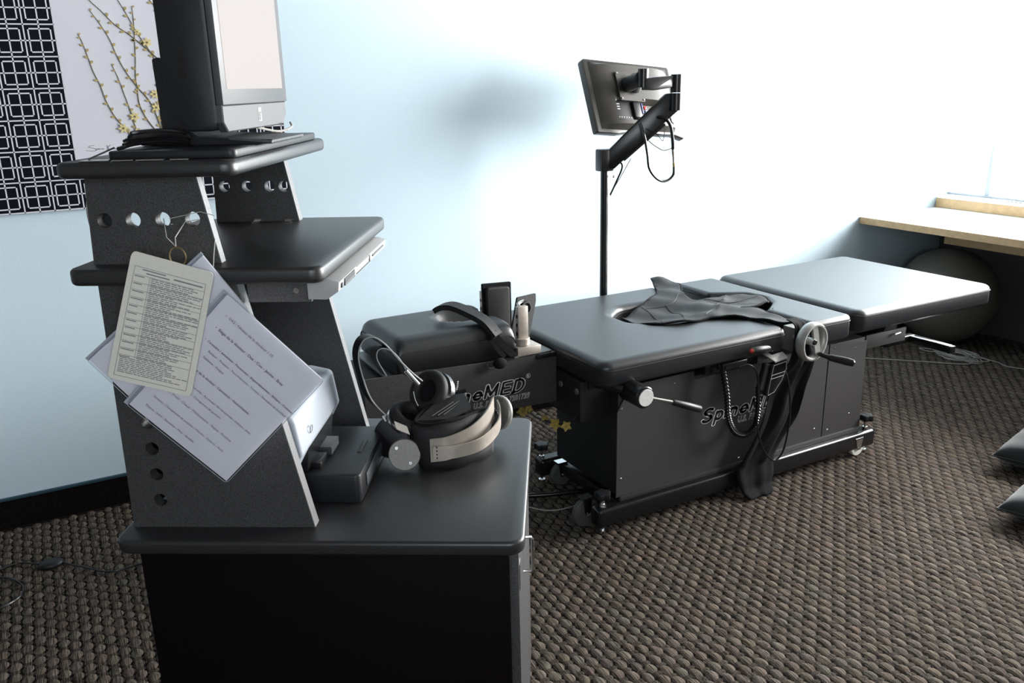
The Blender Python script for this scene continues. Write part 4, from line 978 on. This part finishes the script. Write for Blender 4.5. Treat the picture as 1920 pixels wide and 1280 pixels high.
g.prism(fillet([(-.01, -.036), (L_, -.040), (L_+.02, -.005), (L_+.005, .044), (.0, .036)], [.01, .01, .02, .012, .012], 4), -.016, .016, 'y', .004, 2); g.obj('lower_arm', M['black'], ma, True, 40)
g = G(Matrix.Translation(A0) @ Rm); g.prism([(.05, -.043), (L_-.08, -.050), (L_-.08, -.036), (.05, -.034)], -.008, .008, 'y', .001, 1); g.obj('cable_channel', M['blackmat'], ma)
TE = Matrix.Translation((.138, .17, -.003))
g = G(TE); g.tube([(2.150, 2.63, 1.388), (2.150, 2.63, 1.455)], .024, 28); g.box((2.128, 2.63, 1.388), (2.172, 2.665, 1.455), .003); g.obj('elbow', M['black'], ma)
g = G(TE); g.tube([(2.150, 2.63, 1.457), (2.150, 2.63, 1.527)], .024, 28); g.obj('elbow', M['black'], ma)
g = G(TE); g.prism(fillet([(2.14, 1.523), (2.14, 1.480), (2.10, 1.474), (2.03, 1.468), (1.99, 1.470), (1.99, 1.514), (2.03, 1.518)], [.002, .006, .01, .01, .004, .004, .01], 4), 2.622, 2.650, 'y', .003, 2); g.obj('upper_arm', M['black'], ma)
g = G(TE); g.tube([(1.995, 2.645, 1.480), (1.995, 2.645, 1.550)], .021, 28); g.obj('tilt_head', M['black'], ma)
MM = Matrix.Translation((2.252, 3.045, 1.427)) @ Matrix.Rotation(.128, 4, 'Z') @ Matrix.Rotation(-.437, 4, 'X') @ Matrix.Rotation(.093, 4, 'Y')
g = G(); cpl = MM @ Vector((-.050, -.030, .045)); g.tube([(2.130, 2.82, 1.512), cpl], [.028, .032], 20); g.obj('tilt_joint', M['blackmat'], ma)
mt = thing('patient_monitor', 'dark flat monitor seen from behind, tilted on the arm above the table', 'monitor', (2.047, 2.79, 1.30))
MS = MM @ Matrix.Diagonal((1.1, 1.1, 1.1, 1))
def MG(): return G(MS)
W2, H2 = .22, .145
g = MG(); g.prism(fillet([(-W2, -H2), (-.12, -H2-.002), (-.03, -H2+.012), (.10, -H2+.002), (.17, -H2+.003), (W2, -H2-.012), (W2, H2), (-W2, H2)], [.008, .04, .08, .05, .03, .003, .012, .012], 5), -.012, .020, 'y', .005, 2); g.obj('rim', M['monplastic'], mt, True, 40)
b = bmesh.new()  # bulged rear shell, with an open recess for the sockets
NXm, NZm = 26, 18; vv_ = {}
for i in range(NXm+1):
    for j in range(NZm+1):
        u, v = i/NXm*2-1, j/NZm*2-1; x = u*(W2-.022); z = v*(H2-.012)
        y = -.012-.030*max(0, (1-abs(u)**3.2))**.8*(1 if v < .9 else (1-v)*10)*(1 if v > -.93 else max(0, (v+1)/.07))
        rec = (-.60 < u < .55 and -.72 < v < -.12)
        if rec: y = -.010
        vv_[i, j] = b.verts.new((x, y, z))
for i in range(NXm):
    for j in range(NZm): f = b.faces.new([vv_[i, j], vv_[i+1, j], vv_[i+1, j+1], vv_[i, j+1]]); f.smooth = True
b.transform(MS); bmesh.ops.recalc_face_normals(b, faces=b.faces[:]); me = bpy.data.meshes.new('rear_shell'); b.to_mesh(me); b.free(); 
me.set_sharp_from_angle(angle=math.radians(38)); rs = link_mesh('rear_shell', me, M['monplastic'], mt)
MG().box((-W2+.012, .0195, -H2+.02), (W2-.012, .0210, H2-.012)).obj('screen', M['black'], mt)
vp_ = MG(); vp_.prism(fillet([(-.105, -.03), (.02, -.03), (.02, .085), (-.105, .085)], .006, 3), -.0475, -.0430, 'y', .001, 1); vo = vp_.obj('mounting_plate', M['monplastic'], mt)
for x, z in ((-.097, -.022), (.012, -.022), (-.097, .077), (.012, .077)): MG().disc((x, -.049, z), (0, 1, 0), .0035, .003, 12).obj('screw', M['chrome'], vo)
g = MG(); g.tube([(-.030, -.045, .03), (-.034, -.085, .045)], [.036, .026], 20); g.obj('swivel_ball', M['blackmat'], mt)
MG().box((-.135, -.030, -.098), (-.045, -.011, -.022), .002).obj('socket_panel', M['blackmat'], mt)
MG().box((-.040, -.040, -.090), (-.005, -.012, -.028), .002).obj('connector_block', M['plastic'], mt)
for k in range(6): MG().box((-.118+.012*k, -.0315, -.092), (-.112+.012*k, -.0300, -.088)).obj('port', M['silver'], mt)
for k in range(3): MG().box((-.125, -.0315, -.060+.010*k), (-.103, -.0300, -.056+.010*k)).obj('printed_label', M['silver'], mt)
MG().box((.005, -.034, -.070), (.012, -.014, -.030), .001).obj('blue_plug', mat('blue_plug', (.03, .05, .16), .5), mt)
MG().box((.020, -.032, -.050), (.033, -.012, -.040), .001).obj('red_plug', M['red'], mt)
MG().box((.030, -.026, -.062), (.055, -.012, -.052), .001).obj('white_plug', M['white'], mt)
MG().prism([(-.02, -.098), (.01, -.112), (.07, -.100), (.07, -.075), (.0, -.080)], -.022, -.012, 'y', .001, 1).obj('bracket', M['silver'], mt)
MG().slab([(.148, -.036, -.100), (.175, -.030, -.108), (.160, -.036, -.030), (.140, -.040, -.030)], .0012).obj('rating_label', M['label'], mt)
# cables hanging from the arm
TC = Matrix.Translation((.137, .17, -.012))
cs = thing('hanging_cables', 'black cables hanging in a loop below the raised monitor arm', 'cable', (2.24, 2.79, 1.11))
g = G(TC); g.tube(spline([(2.075, 2.645, 1.375), (2.095, 2.62, 1.365), (2.118, 2.62, 1.335), (2.130, 2.62, 1.285), (2.134, 2.62, 1.245)], 6), .0070, 8); g.obj('thick_cable', M['black'], cs)
g = G(TC); g.tube([(2.134, 2.62, 1.248), (2.136, 2.62, 1.225), (2.1365, 2.62, 1.222), (2.140, 2.62, 1.19)], [.0065, .0065, .005, .005], 12); g.obj('connector', M['brushed'], cs)
g = G(TC); g.tube([(2.140, 2.62, 1.19), (2.142, 2.62, 1.175)], .0054, 12); g.obj('yellow_sleeve', M['yellow'], cs)
g = G(TC); g.tube(spline([(2.142, 2.62, 1.178), (2.140, 2.62, 1.145), (2.115, 2.62, 1.124), (2.080, 2.62, 1.122), (2.043, 2.62, 1.143), (2.015, 2.62, 1.180), (2.006, 2.62, 1.23), (2.004, 2.64, 1.30), (2.02, 2.69, 1.35)], 7), .0055, 8); g.obj('looped_cable', M['black'], cs)
g = G(TC); g.tube(spline([(2.012, 2.66, 1.305), (2.03, 2.63, 1.275), (2.060, 2.62, 1.254), (2.09, 2.62, 1.243), (2.128, 2.62, 1.25)], 6), .0018, 6); g.obj('thin_cable', M['black'], cs)
g = G(TC); g.tube(spline([(2.03, 2.66, 1.33), (2.06, 2.63, 1.305), (2.078, 2.62, 1.282), (2.086, 2.62, 1.30), (2.090, 2.62, 1.35)], 6), .0015, 6); g.obj('thin_cable', M['black'], cs)
g = G(); g.tube(spline([(2.086, 2.93, 1.195), (2.10, 2.90, 1.17), (2.09, 2.93, 1.10), (2.073, 2.945, 1.05)], 6), .004, 8); g.obj('pole_cable', M['black'], ma)
g = G(); g.tube(spline([(2.12, 2.87, 1.20), (2.11, 2.91, 1.14), (2.09, 2.94, 1.08), (2.074, 2.946, 1.045)], 6), .0016, 6); g.obj('pole_cable', M['black'], ma)

# ------------------------------------------------------------------ headphones and head harness on the cabinet
def KL(pts): return [Vector(p) for p in pts]
hpn = thing('headphones', 'large black over-ear headphones with silver edges resting on the cabinet top', 'headphones', K(-.27, .40, .72))
bandp = spline([(-.255, .455, .800), (-.305, .43, .815), (-.345, .41, .860), (-.362, .40, .916), (-.362, .40, .955), (-.350, .40, .980), (-.329, .40, .987), (-.303, .40, .970), (-.277, .40, .938), (-.248, .40, .898)], 6)
# headband: dark band with pale edge wires
outer = KL([(-.294, .385, .790), (-.343, .385, .847), (-.362, .385, .916), (-.364, .385, .955), (-.351, .385, .983), (-.329, .385, .990), (-.305, .385, .974), (-.278, .385, .940), (-.254, .385, .913), (-.232, .40, .885)])
osp = spline(outer, 6)
Wb = Vector((-.020, .034, -.004)); g = Kg(); g.ribbon([p+Wb/2 for p in osp], Wb, .004); hb = g.obj('headband', M['plastic'], hpn, True, 60)
g = Kg(); g.tube(osp, .0016, 6); g.obj('silver_edge', M['silver'], hb)
isp = spline(KL([(-.258, .385, .900), (-.270, .385, .930), (-.288, .385, .955), (-.309, .385, .965), (-.323, .385, .958), (-.324, .385, .938), (-.307, .385, .903)]), 6)
g = Kg(); g.ribbon([p+Wb/2 for p in isp], Wb, .003); ib = g.obj('suspension_strap', M['neoprene'], hpn, True, 60)
g = Kg(); g.tube(isp, .0013, 6); g.obj('silver_edge', M['silver'], ib)
for p0, p1 in (((-.262, .372, .918), (-.238, .38, .884)), ((-.318, .372, .815), (-.292, .36, .778))):
    Kg().tube([p0, p1], .0045, 8).obj('slider', M['chrome'], hpn)
c1 = Vector((-.226, .43, .850)); n1 = Vector((-.42, -.62, .45)).normalized()   # upper cup, pad facing the viewer's left
g = Kg(); g.disc(c1-n1*.024, n1, .052, .026, 40, .006); e1 = g.obj('ear_cup', M['black'], hpn, True, 40)
g = Kg(); g.ring(c1-n1*.002, n1, .037, .0140, 44, 12); g.obj('ear_pad', M['neoprene'], e1)
g = Kg(); g.disc(c1-n1*.006, n1, .024, .004, 30); g.obj('speaker_mesh', M['fabric'], e1)
g = Kg(); g.tube(spline([(-.248, .37, .872), (-.244, .365, .855), (-.238, .362, .842)], 4), .0010, 5); g.obj('wire', M['silver'], e1)
c2 = Vector((-.256, .385, .812)); n2 = Vector((.42, -.18, .88)).normalized()      # lower cup, pad upwards
g = Kg(); g.disc(c2-n2*.030, n2, .048, .028, 44, .008); e2 = g.obj('ear_cup', M['black'], hpn, True, 40)
g = Kg(); g.ring(c2-n2*.008, n2, .037, .0135, 44, 12, wide=1.15); g.obj('ear_pad', M['neoprene'], e2)
g = Kg(); g.ring(c2-n2*.020, n2, .0485, .0035, 44, 8, wide=1.6); g.obj('silver_ring', M['chrome'], e2)
g = Kg(); g.disc((-.297, .350, .775), (-.35, -.80, .45), .046, .014, 36, .004); g.obj('cup_back', M['black'], e2, True, 40)
g = Kg(); g.slab([(-.285, .325, .822), (-.258, .325, .810), (-.252, .322, .792), (-.280, .322, .805)], .003); g.obj('silver_badge', M['brushed'], e2)

hh_ = thing('head_harness', 'black padded harness with pale curved metal bands and two round metal discs on the cabinet', 'harness', K(-.16, .37, .72))
# padded U of fabric, standing on edge
wall = spline(KL([(-.150, .470, .722), (-.190, .440, .722), (-.228, .385, .722), (-.232, .325, .722), (-.205, .300, .722), (-.160, .305, .722), (-.112, .345, .722), (-.085, .395, .722)]), 6)
top = spline(KL([(-.145, .455, .842), (-.190, .430, .838), (-.222, .380, .828), (-.238, .318, .822), (-.205, .304, .820), (-.165, .316, .824), (-.120, .360, .822), (-.098, .415, .815)]), 6)
b = bmesh.new(); RR = []
for p, q in zip(wall, top):
    row = []
    for k in range(7):
        t = k/6; c = p.lerp(q, t); out = (c-Vector((-.155, .40, c.z))).normalized(); row.append(b.verts.new(c+out*.006*math.sin(PI*t)+Vector((0, 0, .0015*math.sin(k*2+p.x*90)))))
    RR.append(row)
for i in range(len(RR)-1):
    for k in range(6): f = b.faces.new([RR[i][k], RR[i+1][k], RR[i+1][k+1], RR[i][k+1]]); f.smooth = True
b.transform(KM); me = bpy.data.meshes.new('pad'); b.to_mesh(me); b.free(); po = link_mesh('padded_collar', me, M['neoprene'], hh_)
md = po.modifiers.new('s', 'SOLIDIFY'); md.thickness = .010; md.offset = 0
g = Kg(); g.tube(top, .0055, 8); g.obj('edge_binding', M['fabric'], po)
g = Kg(); g.tube([p+Vector((0, 0, .004)) for p in wall], .0045, 8); g.obj('edge_binding', M['fabric'], po)
g = Kg(); g.slab([(-.236, .318, .822), (-.175, .322, .824), (-.125, .370, .834), (-.145, .430, .842), (-.195, .42, .838)], .008); lid = g.obj('inner_pad', M['neoprene'], hh_)
g = Kg(); 
for k in range(3): g.tube([(-.205+.012*k, .330+.004*k, .8305), (-.165+.012*k, .39+.006*k, .840)], .0016, 5)
g.obj('stitching', M['seam'], lid)
# metal plate frame along the front, and the swinging band
g = Kg(); f0 = spline(KL([(-.205, .288, .770), (-.165, .292, .775), (-.120, .325, .785), (-.092, .370, .800), (-.080, .42, .815)]), 6); g.ribbon(f0, Vector((0, 0, .052)), .003)
fp = g.obj('metal_plate', M['brushed'], hh_, True, 60)
g = Kg(); a0_ = spline(KL([(-.198, .280, .768), (-.150, .288, .768), (-.100, .320, .772), (-.070, .380, .782), (-.066, .43, .795), (-.074, .458, .805)]), 6); g.ribbon(a0_, Vector((0, 0, .028)), .003)
g.obj('metal_band', M['brushed'], hh_, True, 60)
for z in (.757, .765, .773, .781): Kg().disc((-.190, .2795, z), (0, 1, 0), .0016, .002, 8).obj('rivet', M['black'], fp)
d1c = Vector((-.262, .300, .7565)); dn = Vector((.12, -.95, .22)).normalized()
g = Kg(); g.disc(d1c, dn, .034, .012, 44, .0015); dd = g.obj('round_disc', M['steel'], hh_, True, 40); dd['label'] = 'dull metal face with two bolt heads'
for v in ((-.016, 0, .016), (.012, 0, -.018)): Kg().disc(d1c+dn*.008+Vector(v), dn, .0048, .005, 12, .001).obj('bolt', M['chrome'], dd)
d2c = Vector((-.072, .468, .784)); dn2 = Vector((-.62, -.70, .25)).normalized()
g = Kg(); g.disc(d2c, dn2, .037, .011, 44, .0015); dd = g.obj('round_disc', M['steel'], hh_, True, 40)
g = Kg(); g.ring(d2c-dn2*.001, dn2, .0375, .0022, 44, 8, wide=2.6); g.obj('pale_rim', M['beige'], dd)
Kg().disc(d2c+dn2*.007, dn2, .005, .004, 12, .001).obj('bolt', M['chrome'], dd)
Kg().tube([(-.11, .39, .80), (-.08, .45, .80)], .003, 8).obj('pin', M['chrome'], hh_)

# ------------------------------------------------------------------ bits on the floor
ft = thing('foot_switch', 'small dark oval cable switch lying on the carpet left of the console', 'switch', (-.17, 2.955, 0))
g = G(); g.ball((-.17, 2.955, .006), .034, (1.15, .85, .45), 28, 14); g.obj('switch_body', M['plastic'], ft)
G().ball((-.175, 2.962, .0195), .009, (1.3, 1, .3), 14, 8).obj('button', M['black'], ft)
g = G(); g.tube(spline([(-.55, 3.02, .003), (-.40, 3.03, .003), (-.32, 3.01, .003), (-.26, 3.02, .003), (-.205, 2.975, .005)], 6), .0034, 6); g.obj('lead', M['black'], ft)
g = G(); g.tube(spline([(-.135, 2.945, .005), (-.07, 2.875, .003), (-.01, 2.81, .003), (.05, 2.80, .003), (.20, 2.82, .003)], 6), .0030, 6); g.obj('lead', M['black'], ft)
cl = G().tube(spline([(-.60, 2.95, .003), (-.38, 2.97, .003), (-.30, 2.94, .003), (-.26, 2.88, .003), (-.25, 2.83, .003), (-.27, 2.78, .003), (-.34, 2.74, .003), (-.5, 2.70, .003)], 6), .0036, 6).obj('power_cable', M['black'])
tag(cl, 'black cable looping in from the left edge on the carpet', 'cable')
hs_ = G(); q = spline([(1.20, 2.62, .012), (1.35, 2.58, .012), (1.48, 2.52, .012), (1.60, 2.48, .012), (1.75, 2.45, .012)], 16); hs_.tube(q, [.010 if i % 2 else .0085 for i in range(len(q))], 10)
tag(hs_.obj('floor_hose', M['black']), 'black ribbed hose on the carpet running under the table base', 'hose')
hs_ = G(); hs_.tube(spline([(1.38, 2.50, .003), (1.44, 2.42, .003), (1.52, 2.40, .003), (1.62, 2.41, .003)], 6), .0022, 6)
tag(hs_.obj('thin_floor_cable', M['cord']), 'thin grey cable on the carpet beside the near castor', 'cable')
# yellow cloth flowers hanging under the neck end
gl = thing('flower_garland', 'string of small yellow cloth flowers hanging under the neck end of the table', 'garland', (1.44, 2.42, .33))
g = G(); g.tube(spline([(1.46, 2.62, .36), (1.45, 2.54, .338), (1.44, 2.44, .352), (1.44, 2.34, .372), (1.46, 2.28, .40), (1.475, 2.26, .44)], 8), .004, 6); g.obj('string', M['blackmat'], gl)
rf = random.Random(5)
for x, y, z, s_ in ((1.435, 2.585, .338, .026), (1.44, 2.545, .360, .018), (1.44, 2.43, .362, .016), (1.43, 2.345, .372, .026), (1.44, 2.29, .382, .022)):
    g = G(); n = Vector((-.6+rf.uniform(-.2, .2), -.7, .1)).normalized(); u = n.orthogonal().normalized(); v = n.cross(u); a0 = rf.uniform(0, 1); c = Vector((x, y, z))
    for k in range(5):
        a = a0+k*2*PI/5; d = u*math.cos(a)+v*math.sin(a); t = n.cross(d)
        g.slab([c, c+d*s_*.45+t*s_*.35, c+d*s_*.95+n*.004, c+d*s_*.45-t*s_*.35], .0012)
    fo = g.obj('flower', M['yellow'], gl); G().ball(c+n*.003, s_*.2, (1, 1, 1), 10, 6).obj('flower_centre', M['yellow'], fo)
